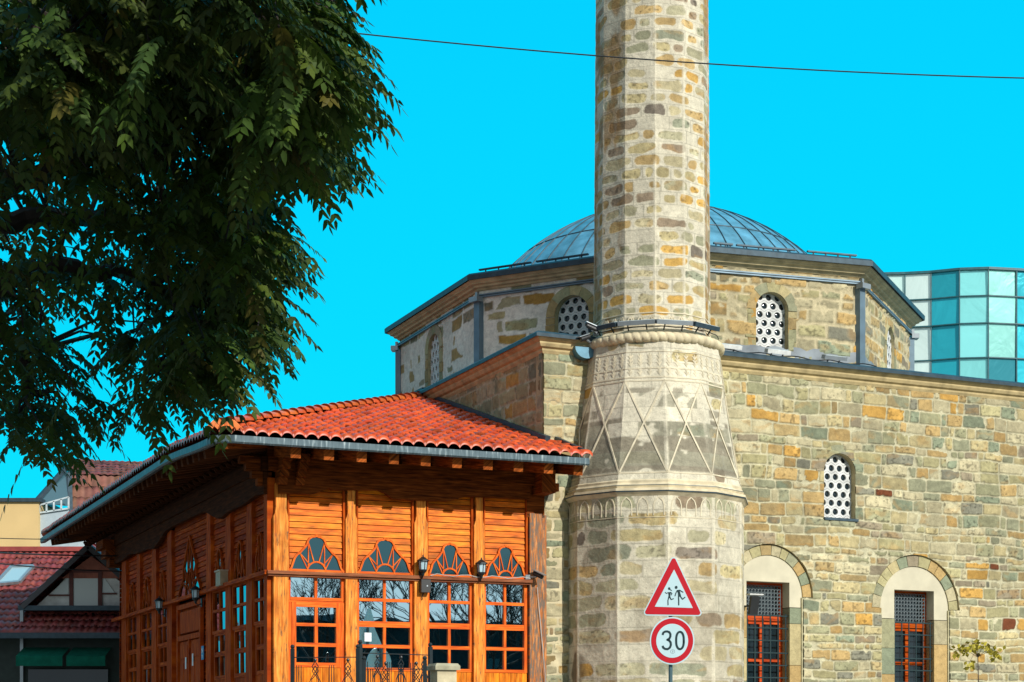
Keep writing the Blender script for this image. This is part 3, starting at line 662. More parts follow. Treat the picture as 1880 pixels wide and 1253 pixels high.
# ================================================================== MINARET
FC_ = at(1197, HY, 33.7); mc = Vector((FC_.x, FC_.y, 0))
minaret = empty('minaret', mc, 'tall twelve-sided stone minaret with carved tapering foot and rope moulding', 'minaret')
def mpt(p, z, R, rot):          # p in facets, from camera-left around; vertices at integer p
    i = math.floor(p); f = p - i
    def vx(k): an = math.radians(rot + 30 * k); return Vector((math.sin(an) * R, -math.cos(an) * R, 0))
    return mc + vx(i) * (1 - f) + vx(i + 1) * f + Vector((0, 0, z))
def mfacet_normal(p, rot):
    an = math.radians(rot + 30 * (math.floor(p) + .5)); return Vector((math.sin(an), -math.cos(an), 0))
MORTM = np.array(C(214, 206, 182)); MPAL = [np.array(C(*c)) for c in ((192, 164, 112), (198, 158, 86), (176, 170, 138), (164, 162, 132), (186, 172, 128), (132, 122, 108), (160, 142, 118), (194, 182, 144), (152, 154, 130))]
def mgrid(name, z0, z1, Rf, rot, course, seed, plaster, nf=34, wr=(.3, .85), step=None, bandfn=None, pal=MPAL, wts=None, dz0=None):
    step = step or course / 17
    nz = int(round((z1 - z0) / step)) + 1
    ps = np.linspace(-6, 6, 12 * nf + 1); zz = np.linspace(z0, z1, nz)
    Pp, Z = np.meshgrid(ps, zz)
    Rm = Rf((z0 + z1) / 2); S = Pp * Rm * .5176 + 20
    lay = (list(np.arange(z0 - course, z1 + course * 2, course)), None); r = random.Random(seed); rows = []
    for k in range(len(lay[0]) - 1):
        xs = [10 + r.random() * .6]
        while xs[-1] < 32: xs.append(xs[-1] + r.uniform(*wr))
        rows.append(xs)
    dk = None
    if bandfn is not None: dk = bandfn(S, Z, Pp)
    col, h = masonry(S, Z, (lay[0], rows), seed=seed, plaster=plaster, mort=MORTM, line=True, pal=pal, weights=wts, rough=.006, dark=dk)
    e_ = np.abs(Pp - np.round(Pp)); k_ = (1 - sstep(.02, .07, e_)) * sstep(.35, .55, fbm(Pp * 3 + 50, Z * 1.3, seed + 99, 3)) * .8
    col = col * (1 - k_)[..., None] + (MORTM * .98) * k_[..., None]
    i = np.floor(np.minimum(Pp, 5.9999)); f = Pp - i
    R = np.vectorize(Rf)(zz)[:, None] + h
    a0 = np.radians(rot + 30 * i); a1 = np.radians(rot + 30 * (i + 1))
    X = mc.x + R * (np.sin(a0) * (1 - f) + np.sin(a1) * f); Y = mc.y - R * (np.cos(a0) * (1 - f) + np.cos(a1) * f)
    # crisp edges: split vertices are not needed, the facets are wide
    return gridmesh(name, np.stack([X, Y, Z], -1), col, M_STONE, minaret, smooth=False)
ROT1, ROT2 = 5.0, -1.5
ZL = 6.02
Rbase = lambda z: 1.70
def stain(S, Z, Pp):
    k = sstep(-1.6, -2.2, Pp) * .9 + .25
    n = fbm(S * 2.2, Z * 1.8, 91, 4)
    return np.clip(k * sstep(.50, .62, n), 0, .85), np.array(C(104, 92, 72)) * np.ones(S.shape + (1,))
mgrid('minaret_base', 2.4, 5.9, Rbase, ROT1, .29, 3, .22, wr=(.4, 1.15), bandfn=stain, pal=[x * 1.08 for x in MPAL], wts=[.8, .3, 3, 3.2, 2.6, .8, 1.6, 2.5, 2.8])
b = MB(); b.lathe(mc, [(1.70, 0), (1.70, 2.42)], 12, (.62, .58, .45)); b.build('minaret_plinth', M_STONE, minaret)
Rtr = lambda z: 1.665 + (1.26 - 1.665) * ((z - 6.12) / (8.62 - 6.12)) - .03 * math.sin(math.pi * (z - 6.12) / 2.5)
def bands(S, Z, Pp):
    k = sstep(6.25, 6.3, Z) * (1 - sstep(7.22, 7.27, Z)); n = fbm(S * 3, Z * 4, 77, 3)
    rowid = np.floor((Z - 6.12) / .262); r = hsh(rowid, np.floor(S / .55 + rowid * .5), 4)
    dk = k * (r > .10) * sstep(.36, .44, n + .2 * r) * .9
    dk2 = sstep(7.27, 7.3, Z) * (1 - sstep(7.75, 7.8, Z)) * (r > .45) * sstep(.45, .5, n) * .7
    return np.clip(dk + dk2, 0, 1), np.where((rowid % 2 == 0)[..., None], np.array(C(128, 120, 102)), np.array(C(140, 136, 116)))
mgrid('minaret_transition', 6.12, 8.62, Rtr, ROT1, .262, 6, .78, bandfn=bands)
Rsh = lambda z: 1.065 - .0068 * (z - 9.0)
def stain2(S, Z, Pp):
    k = sstep(-.9, -1.4, Pp) * .7 + sstep(1.9, 2.3, Pp) * .7
    n = fbm(S * 3.2, Z * 1.6, 95, 4)
    edge = np.abs(Pp - np.round(Pp)); 
    return np.clip(k * sstep(.46, .6, n), 0, .7), np.array(C(150, 112, 62)) * np.ones(S.shape + (1,))
mgrid('minaret_shaft', 8.85, 15.9, Rsh, ROT2, .222, 12, .12, wr=(.24, .64), nf=24, bandfn=stain2, wts=[3, 2.6, 2, 1.4, 3, .8, 1, 2, 1.2])
b = MB(); b.lathe(mc, [(1.02, 15.88), (1.0, 21)], 12, (.5, .42, .28)); b.build('minaret_upper_shaft', M_STONE, minaret)
def mring(name, prof, rot, mat, t):      # prof: (R, z)
    b = MB(); n = len(prof)
    for p in range(12):
        A = [mpt(p, z, R, rot) for R, z in prof]; B = [mpt(p + 1 - 1e-9, z, R, rot) for R, z in prof]
        b.strip(A, B, t)
    return b.build(name, mat, minaret)
mring('ledge_moulding', [(1.70, 5.84), (1.76, 5.9), (1.775, 5.93), (1.77, 5.97), (1.72, 5.98), (1.74, 6.02), (1.71, 6.06), (1.69, 6.07), (1.695, 6.11), (1.66, 6.135)], ROT1, M_TRIMW, (1.02, .98, .9))
mring('moulding_dark_line', [(1.742, 6.03), (1.744, 6.022)], ROT1, M_LEADEDGE, 1)  # thin dark ring drawn on the moulding
b = MB(); 
for p in range(12): b.strip([mpt(p, 5.925, 1.779, ROT1), mpt(p, 5.905, 1.775, ROT1)], [mpt(p + 1 - 1e-9, 5.925, 1.779, ROT1), mpt(p + 1 - 1e-9, 5.905, 1.775, ROT1)], 1)
b.build('ledge_dark_line', M_LEADEDGE, minaret)  # thin dark ring drawn round the ledge
mring('shaft_foot', [(1.22, 8.62), (1.27, 8.66), (1.27, 8.70), (1.17, 8.78), (1.12, 8.84), (1.05, 8.87)], ROT1, M_TRIMW, (.95, .9, .8))
# rope moulding
b = MB(); n = 648; m = 12; vs = []; 
for k in range(n):
    an = 2 * math.pi * k / n; dr = Vector((math.sin(an), -math.cos(an), 0))
    for j in range(m):
        t = 2 * math.pi * j / m; ph = ((t * .9 + an * 54) / (2 * math.pi)) % 1.0; rr = .094 * (1 - .20 * math.exp(-(min(ph, 1 - ph) / .11) ** 2)) 
        vs.append(mc + dr * (1.225 + rr * math.cos(t)) + Vector((0, 0, 8.68 + rr * math.sin(t))))
b.add(vs, [(k * m + j, k * m + (j + 1) % m, ((k + 1) % n) * m + (j + 1) % m, ((k + 1) % n) * m + j) for k in range(n) for j in range(m)], None, (.98, .94, .84))
b.build('rope_moulding', M_TRIMW, minaret, True)
# carved lines on the transition: crossing ribs and leaf bands, pointed niches on the base
def rib(b, pts, Rf, rot, wd=.03, ht=.03, t=(1.03, 1.02, 1.0)):
    P = [mpt(p, z, Rf(z), rot) for p, z in pts]
    for i in range(len(P) - 1):
        nrm = mfacet_normal((pts[i][0] + pts[i + 1][0]) / 2, rot); b.bar(P[i], P[i + 1], wd, ht, nrm, t)
b = MB()
for p in range(-5, 6):
    for sg, x0, x1 in ((1, 0.02, 1.0), (-1, 1.0, .02)):
        rib(b, [(p + min(x0, .99), 7.88), (p + min(x1, .99), 6.27)], Rtr, ROT1, .028, .014)
for z in (6.25, 7.9, 7.96, 8.12, 8.42):
    for p in range(-5, 6): rib(b, [(p + .001, z), (p + .999, z)], Rtr, ROT1, .022 if z in (6.25, 7.9, 7.96) else .012, .018)
b.build('carved_ribs', M_TRIMW, minaret)
b = MB()
for p in range(-5, 6):
    for k in range(4):
        cx = p + (k + .5) / 4
        for z0, n in ((7.99, 1), (8.15, 2)):
            h = .045 if n == 1 else .115
            rib(b, [(cx, z0 + .01), (cx, z0 + h + (.13 if n == 2 else .05))], Rtr, ROT1, .012, .016)
            for q in range(1 + n):
                zz = z0 + .03 + q * .065
                for sg in (-1, 1): rib(b, [(cx, zz), (min(max(cx + sg * .055, p + .01), p + .99), zz + .05)], Rtr, ROT1, .02, .018)
b.build('leaf_carving', M_TRIMW, minaret)
b = MB()
for p in range(-5, 6):
    for k in range(3):
        c = p + .18 + k * .32; w2 = .105
        for sg in (-1, 1):
            rib(b, [(c + sg * w2, 5.5), (c + sg * w2, 5.68), (c + sg * w2 * .72, 5.76), (c, 5.82)], Rbase, ROT1, .018, .014)
    rib(b, [(p + .001, 5.47), (p + .999, 5.47)], Rbase, ROT1, .01, .012)
b.build('pointed_niche_carving', M_TRIMW, minaret)
b = MB()
for p in range(-5, 6):
    for k in range(3):
        c = p + .16 + k * .33
        rib(b, [(c, 8.95), (c - .05, 9.02), (c + .02, 9.09), (c + .1, 9.03), (c + .15, 8.96)], Rsh, ROT2, .022, .02)
        rib(b, [(c + .05, 9.0), (c + .1, 9.1), (c + .16, 9.02)], Rsh, ROT2, .016, .018)
    for z in (8.93, 9.15): rib(b, [(p + .001, z), (p + .999, z)], Rsh, ROT2, .02, .016)
b.build('tulip_carving', M_TRIMW, minaret)

# ================================================================== WOODEN PORCH
porch = empty('wooden_porch', PV(0, 0, 0), 'orange timber porch with red tiled roof, fan windows and glazed bays beside the minaret', 'building')
BF = 13.3
RZ = 4.41                    # mid rail
ZB = 6.0                     # top of boarding
pf = [(499, 527), (632, 653), (758, 782), (867, 886)]
OUT = .09
def post(fr, a0, a1, z0, z1, out, mat, name='post', t=1.0, dep=.16):
    b = MB(); c = (a0 + a1) / 2; zc = z1 - .55; w2 = (a1 - a0) / 2
    b.prism([(a0, z0), (a1, z0), (a1, zc), (a1 - .02, zc + .05), (a1 - .035, zc + .12), (a1 - .035, z1), (a0 + .035, z1), (a0 + .035, zc + .12), (a0 + .02, zc + .05), (a0, zc)], fr, out - dep, out, t, 1)
    return b.build(name, mat, porch)
def planks(fr, a0, a1, z0, z1, out, mat, h=.105, vertical=False, name='boarding', tmin=.78, tmax=1.18, par=None):
    b = MB(); r = random.Random(int(a0 * 1000 + z0 * 7))
    if not vertical:
        z = z0
        while z < z1:
            zt = min(z + h, z1); tt = r.uniform(tmin, tmax)
            P = [fr.P(a0, z + .011, out + .012), fr.P(a1, z + .011, out + .012), fr.P(a1, zt, out - .006), fr.P(a0, zt, out - .006), fr.P(a0, z + .011, out - .03), fr.P(a1, z + .011, out - .03), fr.P(a1, zt, out - .03), fr.P(a0, zt, out - .03)]
            o = r.random() * 40; uv = [(0 + o, z), (a1 - a0 + o, z), (a1 - a0 + o, zt), (o, zt)] * 2
            b.add(P, [(0, 1, 2, 3), (0, 4, 5, 1), (3, 2, 6, 7), (0, 3, 7, 4), (1, 5, 6, 2)], uv, (tt, tt * r.uniform(.74, 1.05), tt))
            z += h
    else:
        n = max(1, round((a1 - a0) / .11)); s = (a1 - a0) / n
        for i in range(n):
            tt = r.uniform(tmin, tmax); b.prism([(a0 + i * s + .003, z0), (a0 + (i + 1) * s - .003, z0), (a0 + (i + 1) * s - .003, z1), (a0 + i * s + .003, z1)], fr, out - .03, out, tt, 1)
    return b.build(name, mat, par or porch)
HALF = [(0, 1), (.05, .965), (.16, .955), (.26, .91), (.32, .83), (.335, .755), (.385, .70), (.46, .63), (.56, .545), (.60, .505), (.70, .455), (.79, .36), (.85, .22), (.91, .09), (1, 0)]
GOTH = [(0, 1), (.08, .92), (.2, .80), (.36, .66), (.47, .56), (.53, .48), (.55, .30), (.66, .24), (.8, .16), (.9, .05), (1, 0)]
def fanlight(fr, ac, hw, z0, h, out, mat, half=HALF):
    o = [(ac + x * hw, z0 + y * h) for x, y in half][::-1] + [(ac - x * hw, z0 + y * h) for x, y in half[1:]]
    b = MB()
    for i in range(len(o) - 1): b.bar(fr.P(*o[i], out + .02), fr.P(*o[i + 1], out + .02), .032, .045, fr.N)
    b.bar(fr.P(ac - hw, z0 + .012, out + .02), fr.P(ac + hw, z0 + .012, out + .02), .045, .03, fr.N)
    rr = .34 * hw; arc = [(ac + rr * math.cos(t * math.pi / 12), z0 + rr * math.sin(t * math.pi / 12) * (1 if half is HALF else 1.5)) for t in range(13)]
    for i in range(12): b.bar(fr.P(*arc[i], out + .02), fr.P(*arc[i + 1], out + .02), .028, .035, fr.N)
    nodes = ((.29, .80, 2, 5), (.60, .50, 1, 3)) if half is HALF else ((.2, .78, 4, 5), (.5, .52, 2, 3), (.6, .26, 1, 2))
    for nx, nz, k1, k2 in nodes:
        for sg in (-1, 1):
            for k in (k1, k2):
                q = arc[k] if sg > 0 else arc[12 - k]; b.bar(fr.P(*q, out + .018), fr.P(ac + sg * nx * hw, z0 + nz * h, out + .018), .017, .022, fr.N)
    if half is not HALF:
        for k in range(2, 11, 2): b.bar(fr.P(*arc[k], out + .018), fr.P(ac, z0 + .02, out + .018), .02, .02, fr.N)
        for sg in (-1, 1): b.bar(fr.P(ac + sg * .1 * hw, z0 + .5 * h, out + .018), fr.P(ac, z0 + .9 * h, out + .018), .02, .02, fr.N)
    w_ = b.build('fan_window', mat, porch)
    b = MB(); b.prism(o, fr, out - .005, out + .012); b.build('glass', M_FANGLASS, w_)
def winframe(fr, a0, a1, cols, rows, out, mat, name='window', fw=.055, mw=.045, glass=M_GLASS, par=None, par_in=None):
    # rows: list of (z0,z1) glass rows; solid frame between
    b = MB(); z1 = rows[0][1] + fw; z0 = rows[-1][0] - fw
    R = lambda x0, x1, y0, y1, d=.0: b.prism([(x0, y0), (x1, y0), (x1, y1), (x0, y1)], fr, out - .05, out + d, random.uniform(.9, 1.1), 1 if (y1 - y0) > (x1 - x0) else 0)
    R(a0, a0 + fw, z0, z1); R(a1 - fw, a1, z0, z1); g0, g1 = a0 + fw, a1 - fw
    R(g0, g1, rows[0][1], z1, -.002); R(g0, g1, z0, rows[-1][0], -.002)
    for i in range(len(rows) - 1): R(g0, g1, rows[i + 1][1], rows[i][0], -.004)
    for zl, zh in rows:
        for c in range(1, cols):
            x = g0 + (g1 - g0) * c / cols; R(x - mw / 2, x + mw / 2, zl, zh, -.006)
    w_ = b.build(name, mat, par or porch)
    b = MB()
    for zl, zh in rows:
        for c in range(cols):
            x0 = g0 + (g1 - g0) * c / cols; x1 = g0 + (g1 - g0) * (c + 1) / cols; j = random.uniform(-.003, .003)
            b.add([fr.P(x0, zl, out - .04 + j), fr.P(x1, zl, out - .04 - j), fr.P(x1, zh, out - .036 - j), fr.P(x0, zh, out - .036 + j)], [(0, 1, 2, 3)])
    b.build('glass', glass, w_)
    return w_
zB = lambda y: FF.z(700, 860 + y / 3.133)
rowsB = [(zB(750), zB(642)), (zB(882), zB(768)), (zB(1015), zB(915)), (zB(1148), zB(1035))]
fa = [FF.a(p) for p in (499, 527, 632, 653, 758, 782, 867, 886, 967, 999)]
# front posts
for i in range(4):
    a0, a1 = fa[2 * i], fa[2 * i + 1]
    post(FF, a0 if i else 0, a1, 0, ZB - .1, OUT, M_POST, 'post', random.uniform(.95, 1.08))
b = MB(); b.prism([(fa[8] + .02, 0), (fa[9] - .08, 0), (fa[9] - .08, 5.62), (fa[8] + .02, 5.62)], FF, -.1, OUT, 1, 1); b.prism([(fa[9] - .07, 0), (fa[9] + .02, 0), (fa[9] + .02, 5.6), (fa[9] - .07, 5.6)], FF, -.1, OUT - .03, 1, 1)
b.build('post', M_OLDPOST, porch)
for i in range(4):
    a0, a1 = fa[2 * i + 1], fa[2 * i + 2]
    planks(FF, a0, a1, RZ + .03, ZB, 0, M_WOOD, tmin=.66, tmax=1.15)
    fanlight(FF, (a0 + a1) / 2, (a1 - a0) / 2 - .02, RZ + .04, .61 if i < 2 else .58, .012, M_FRAME)
    # dark seam boards next to the posts
    b = MB(); b.prism([(a0 + .0, RZ), (a0 + .03, RZ), (a0 + .03, ZB), (a0, ZB)], FF, 0, .045, 1, 1); b.build('cover_strip', M_SIDEWOOD, porch); b = MB(); b.prism([(a1 - .035, RZ), (a1, RZ), (a1, ZB), (a1 - .035, ZB)], FF, 0, .05, 1, 1); b.build('cover_strip', M_SIDEWOOD, porch)
    if i == 0:
        z780 = zB(775)
        winframe(FF, a0, a1, 2, [(FF.z(590, 1098), FF.z(590, 1061))], .02, M_FRAME, 'transom_window')
        zz = lambda y: FF.z(590, 970 + y / 4.43)
        door = winframe(FF, a0 + .07, a1 - .07, 2, [(zz(775), zz(645)), (zz(935), zz(800)), (zz(1095), zz(965))], .035, M_FRAME, 'door', .08, .055)
        planks(FF, a0 + .07, a1 - .07, 1.2, zz(1095) - .085, .03, M_WOOD, vertical=True, name='door_panel', par=door)
        b = MB(); b.prism([(a0, 1.2), (a0 + .065, 1.2), (a0 + .065, FF.z(590, 1107)), (a0, FF.z(590, 1107))], FF, -.04, .03, 1, 1); b.prism([(a1 - .065, 1.2), (a1, 1.2), (a1, FF.z(590, 1107)), (a1 - .065, FF.z(590, 1107))], FF, -.04, .03, 1, 1)
        b.prism([(a0, FF.z(590, 1107)), (a1, FF.z(590, 1107)), (a1, FF.z(590, 1098) - .06), (a0, FF.z(590, 1098) - .06)], FF, -.04, .022); b.build('door_frame', M_FRAME, porch)
    else:
        winframe(FF, a0, a1, 2, rowsB, .02, M_FRAME)
        planks(FF, a0, a1, 1.2, rowsB[-1][0] - .06, .01, M_WOOD, vertical=True, name='lower_panel')
b = MB(); b.bar(FF.P(-.12, RZ, OUT + .03), FF.P(fa[8] + .05, RZ, OUT + .03), .07, .055); b.bar(FF.P(-.1, RZ - .045, OUT), FF.P(fa[8] + .02, RZ - .045, OUT), .05, .03)
b.build('rail', wood_mat('rail_wood', (.16, .05, .02), (.26, .08, .03), (.36, .13, .05)), porch)
# side wall
ps = [(500, 494), (449, 460), (411, 421), (376, 384.5), (304, 313), (276, 284.5), (248.5, 255), (221, 229.6)]
sa = [0.0]
for lo, hi in ps[1:]: sa += [FS.a(hi, OUT), FS.a(lo, OUT)]
for i in range(1, 8):
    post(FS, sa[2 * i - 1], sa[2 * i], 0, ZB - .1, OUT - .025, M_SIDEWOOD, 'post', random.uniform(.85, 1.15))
b = MB(); b.prism([(0.0, 0), (.22, 0), (.22, ZB), (0, ZB)], FS, -.05, OUT, 1, 1); b.build('post', M_SIDEWOOD, porch)
sbay = [(.22, sa[1])] + [(sa[2 * i], sa[2 * i + 1]) for i in range(1, 7)]
for i, (a0, a1) in enumerate(sbay):
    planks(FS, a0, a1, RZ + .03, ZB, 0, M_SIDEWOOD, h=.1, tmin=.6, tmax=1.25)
    ac = (a0 + a1) / 2; hw = (a1 - a0) / 2 - .06
    if i == 3:
        fanlight(FS, ac, hw * .72, RZ + .04, 1.18, .012, M_SIDEWOOD, GOTH)
        # carved double door below
        zt = RZ - .1; dh = .62
        planks(FS, a0, a1, 1.2, RZ - .05, -.03, M_SIDEWOOD, name='door_surround')
        dr = MB(); q = lambda x0, x1, z0, z1, d0, d1: dr.prism([(x0, z0), (x1, z0), (x1, z1), (x0, z1)], FS, d0, d1, 1, 1)
        dw = hw * .72
        q(ac - dw, ac - dw + .1, 1.2, zt, 0, .07); q(ac + dw - .1, ac + dw, 1.2, zt, 0, .07); q(ac - dw + .1, ac + dw - .1, zt - .09, zt, 0, .066); q(ac - dw + .1, ac + dw - .1, zt - dh - .1, zt - dh, 0, .066)
        q(ac - dw + .12, ac + dw - .12, zt - dh + .05, zt - .14, 0, .035)
        q(ac - .035, ac + .035, 1.2, zt - dh - .1, 0, .06)
        do = dr.build('door', M_SIDEWOOD, porch)
        for sg in (-1, 1):
            b = MB(); x0, x1 = sorted((ac + sg * .05, ac + sg * (dw - .12)))
            b.prism([(x0, 1.2), (x1, 1.2), (x1, zt - dh - .12), (x0, zt - dh - .12)], FS, 0, .025, 1, 1)
            b.prism([(x0 + .1, zt - dh - .45), (x1 - .1, zt - dh - .45), (x1 - .1, zt - dh - .2), (x0 + .1, zt - dh - .2)], FS, 0, .045, 1, 1)
            b.prism([(x0 + .1, 1.3), ((x0 + x1) / 2 - .03, 1.3), ((x0 + x1) / 2 - .03, zt - dh - .55), (x0 + .1, zt - dh - .55)], FS, 0, .045, 1, 1)
            b.prism([((x0 + x1) / 2 + .03, 1.3), (x1 - .1, 1.3), (x1 - .1, zt - dh - .55), ((x0 + x1) / 2 + .03, zt - dh - .55)], FS, 0, .045, 1, 1)
            b.build('door_leaf', M_SIDEWOOD, do)
            b = MB(); b.prism([(ac + sg * .3 - .05, 3.02 if sg > 0 else 3.06), (ac + sg * .3 + .05, 3.02 if sg > 0 else 3.06), (ac + sg * .3 + .05, 3.25 if sg > 0 else 3.3), (ac + sg * .3 - .05, 3.25 if sg > 0 else 3.3)], FS, .045, .05)
            b.build('door_notice', M_PAPER, do)
    else:
        fanlight(FS, ac, hw * .8, RZ + .04, .70, .012, M_SIDEWOOD)
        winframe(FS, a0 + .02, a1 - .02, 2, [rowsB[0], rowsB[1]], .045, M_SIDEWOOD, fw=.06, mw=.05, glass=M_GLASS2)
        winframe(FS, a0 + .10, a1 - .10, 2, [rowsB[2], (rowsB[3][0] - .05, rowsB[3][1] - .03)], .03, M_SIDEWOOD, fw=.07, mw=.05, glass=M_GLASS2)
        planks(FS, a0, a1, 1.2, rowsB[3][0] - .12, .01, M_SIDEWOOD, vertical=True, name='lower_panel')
b = MB(); b.bar(FS.P(-.1, RZ, OUT + .03), FS.P(BF + .15, RZ, OUT + .03), .08, .07); b.build('rail', M_SIDEWOOD, porch)
# inner core so nothing is seen through
b = MB(); pts = [PV(.25, .25, 0), PV(4.9, .25, 0), PV(4.9, BF - .1, 0), PV(.25, BF - .1, 0)]
zt = Vector((0, 0, 6.4)); b.add(pts + [p + zt for p in pts], [(0, 1, 5, 4), (1, 2, 6, 5), (2, 3, 7, 6), (3, 0, 4, 7), (4, 5, 6, 7)]); b.build('interior', M_DARK, porch)
# far end wall
FE = Frame(PV(0, BF, 0), u, v); planks(FE, 0, 4.9, 0, ZB, .0, M_SIDEWOOD, name='end_wall')
# carved beams below the eave
zp = lambda x, y: FF.z(460 + x / 3.133, 860 + y / 3.133)
b = MB(); A = lambda x: FF.a(460 + x / 3.133)
prof = [(150, 150), (240, 152), (330, 158), (380, 145), (440, 120), (455, 132), (720, 132), (760, 150), (800, 182), (930, 190), (1000, 192), (1120, 196), (1190, 178), (1225, 168), (1590, 185)]
poly = [(A(x), zp(x, y)) for x, y in prof]; poly += [(A(1590), 6.1), (A(150), 6.1)]
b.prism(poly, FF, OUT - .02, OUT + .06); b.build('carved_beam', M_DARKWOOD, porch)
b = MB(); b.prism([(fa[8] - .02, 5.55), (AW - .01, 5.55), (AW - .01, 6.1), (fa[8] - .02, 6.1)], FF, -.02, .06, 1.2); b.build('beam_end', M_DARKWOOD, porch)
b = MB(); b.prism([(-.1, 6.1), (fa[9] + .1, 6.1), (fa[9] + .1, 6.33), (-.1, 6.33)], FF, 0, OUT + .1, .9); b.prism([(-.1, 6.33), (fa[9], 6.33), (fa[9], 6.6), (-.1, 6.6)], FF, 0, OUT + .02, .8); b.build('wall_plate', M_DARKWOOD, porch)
b = MB()
sp_ = []
mid = (sbay[3][0] + sbay[3][1]) / 2
def sz(a): # wavy lower edge: scallops dip at posts around the door
    d = abs(a - mid); 
    return 5.70 + .22 * (1 / (1 + math.exp((d - 2.1) * 5))) - .06 * math.exp(-((d - 2.9) / .35) ** 2) + .06 * math.exp(-((d - 5.4) / .5) ** 2)
n = 60; top = [(BF * k / n, sz(BF * k / n)) for k in range(n + 1)]
b.prism(top + [(BF, 6.1), (0, 6.1)], FS, OUT - .02, OUT + .06, 1.1); b.build('carved_beam', M_RAFTER, porch)  # side beam and plate in blacker wood, eave shade put into the colour
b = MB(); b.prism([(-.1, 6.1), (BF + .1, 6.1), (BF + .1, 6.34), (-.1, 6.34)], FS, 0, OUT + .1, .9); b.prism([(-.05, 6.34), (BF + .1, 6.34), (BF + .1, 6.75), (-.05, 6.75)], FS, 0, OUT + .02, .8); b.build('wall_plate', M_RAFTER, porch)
# roof geometry
O_ = 1.23; BE = 16.6; AP = 6.1; AR = AW + .25
zfront = lambda b_: 6.50 + .30 * (b_ + O_)
def zl0(b_): return 6.50 + .16 * float(sstep(-1.23, 2.6, np.float64(b_)))
ZA = zfront(AP)
def zleft(a, b_): z0 = zl0(b_); return z0 + (a + O_) * (ZA - z0) / (AW + O_)
def tiles(name, fn, s1, t1, keep, pitch, course, mat, parent, hgt=.068, colr=None, flat=False, seed=0, tilt=Vector((0, 0, 1)), nsub=10):
    # fn(s,t)->(x,y,z) arrays
    ns = int(round(s1 / pitch)); nc = int(round(t1 / course)); xs = np.linspace(0, ns * pitch, ns * nsub + 1)
    ts = []; hs_ = []; ci = []
    for k in range(nc):
        for f_, h_ in ((0.0, -.016), (0.0, .046), (.5, .030), (1.0, .004)):
            ts.append((k + f_) * course); hs_.append(h_); ci.append(k)
    S, T = np.meshgrid(xs, np.array(ts)); CI = np.array(ci)[:, None] + np.zeros_like(S)
    ti = np.floor((S + 1e-6) / pitch); x = (S - ti * pitch) / pitch
    Wv = np.sqrt(np.clip(1 - ((x - .5) / .44) ** 2, 0, 1)) if not flat else np.sin(np.pi * x) ** 2
    jit = (hsh(ti, CI, seed) - .5) * .020
    Hh = np.array(hs_)[:, None] + (Wv * hgt + jit)
    X, Y, Z = fn(S, T); P = np.stack([X, Y, Z + Hh], -1)
    tt = (.80 + .34 * hsh(ti, CI, seed + 3)) * (.82 + .36 * fbm(S * .7, T * .7, seed + 8, 3)); cc = np.stack([tt, tt * (.85 + .35 * hsh(ti, CI, seed + 5)), tt * (.9 + .3 * hsh(ti, CI, seed + 6))], -1)
    # a few darker tiles; colour darker towards the troughs
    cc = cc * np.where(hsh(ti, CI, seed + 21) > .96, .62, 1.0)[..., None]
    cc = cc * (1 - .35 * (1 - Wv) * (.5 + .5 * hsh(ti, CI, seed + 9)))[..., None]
    Sc = (S[:-1, :-1] + S[1:, 1:]) / 2; Tc = (T[:-1, :-1] + T[1:, 1:]) / 2
    return gridmesh(name, P, cc, mat, parent, keep(Sc, Tc))
def ffront(S, T):
    a = S - O_; b_ = T - O_ - .07; return P0.x + u.x * a + v.x * b_, P0.y + u.y * a + v.y * b_, 6.49 + .30 * T
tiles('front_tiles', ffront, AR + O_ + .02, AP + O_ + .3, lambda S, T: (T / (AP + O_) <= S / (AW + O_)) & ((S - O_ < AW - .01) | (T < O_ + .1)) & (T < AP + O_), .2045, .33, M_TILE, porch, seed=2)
def fleft(S, T):
    b_ = S - O_; a = T - O_ - .08; z0 = 6.51 + .16 * sstep(-1.23, 2.6, b_)
    return P0.x + u.x * a + v.x * b_, P0.y + u.y * a + v.y * b_, z0 + T * (ZA - z0) / (AW + O_)
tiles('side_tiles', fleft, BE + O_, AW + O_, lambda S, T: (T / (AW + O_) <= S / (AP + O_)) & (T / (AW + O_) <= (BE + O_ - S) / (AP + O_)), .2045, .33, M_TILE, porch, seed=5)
b = MB(); b.add([PV(-O_, BE, 6.62), PV(AW, BE, 6.62), PV(AW, BE - AP - O_, ZA)], [(0, 1, 2)]); b.build('end_roof', M_TILE, porch)
# hip tiles
b = MB(); h0 = PV(-O_ + .05, -O_ + .05, 6.60); h1 = PV(AW, AP, ZA + .05); n = 27
for k in range(n):
    p = h0.lerp(h1, k / n); q = h0.lerp(h1, (k + 1.12) / n); d = (q - p).normalized(); X = d.cross(Vector((0, 0, 1))).normalized(); Zz = X.cross(d)
    vs = []; m = 9; sag = lambda f: -.03 * math.sin(math.pi * f)
    for e, (pt, rr, lift) in enumerate(((p, .115, .045), (q, .088, .02))):
        for j in range(m): an = math.pi * j / (m - 1); vs.append(pt + X * (rr * math.cos(an)) + Zz * (rr * .85 * math.sin(an) + lift))
    vs2 = [x - Zz * .015 for x in vs[:m]]
    tt = random.uniform(.85, 1.15); b.add(vs, [(j, j + 1, m + j + 1, m + j) for j in range(m - 1)], None, (tt, tt * random.uniform(1, 1.7), tt * 1.2))
    b.add(vs[:m] + [x + d * .01 - Zz * .02 + (p - x) * .12 for x in vs[:m]], [(j, j + 1, m + j + 1, m + j) for j in range(m - 1)], None, .35)
b.build('hip_tiles', M_TILE, porch, True)
b = MB()   # fan shaped corner tile
cc = PV(-O_ + .14, -O_ + .14, 6.60)
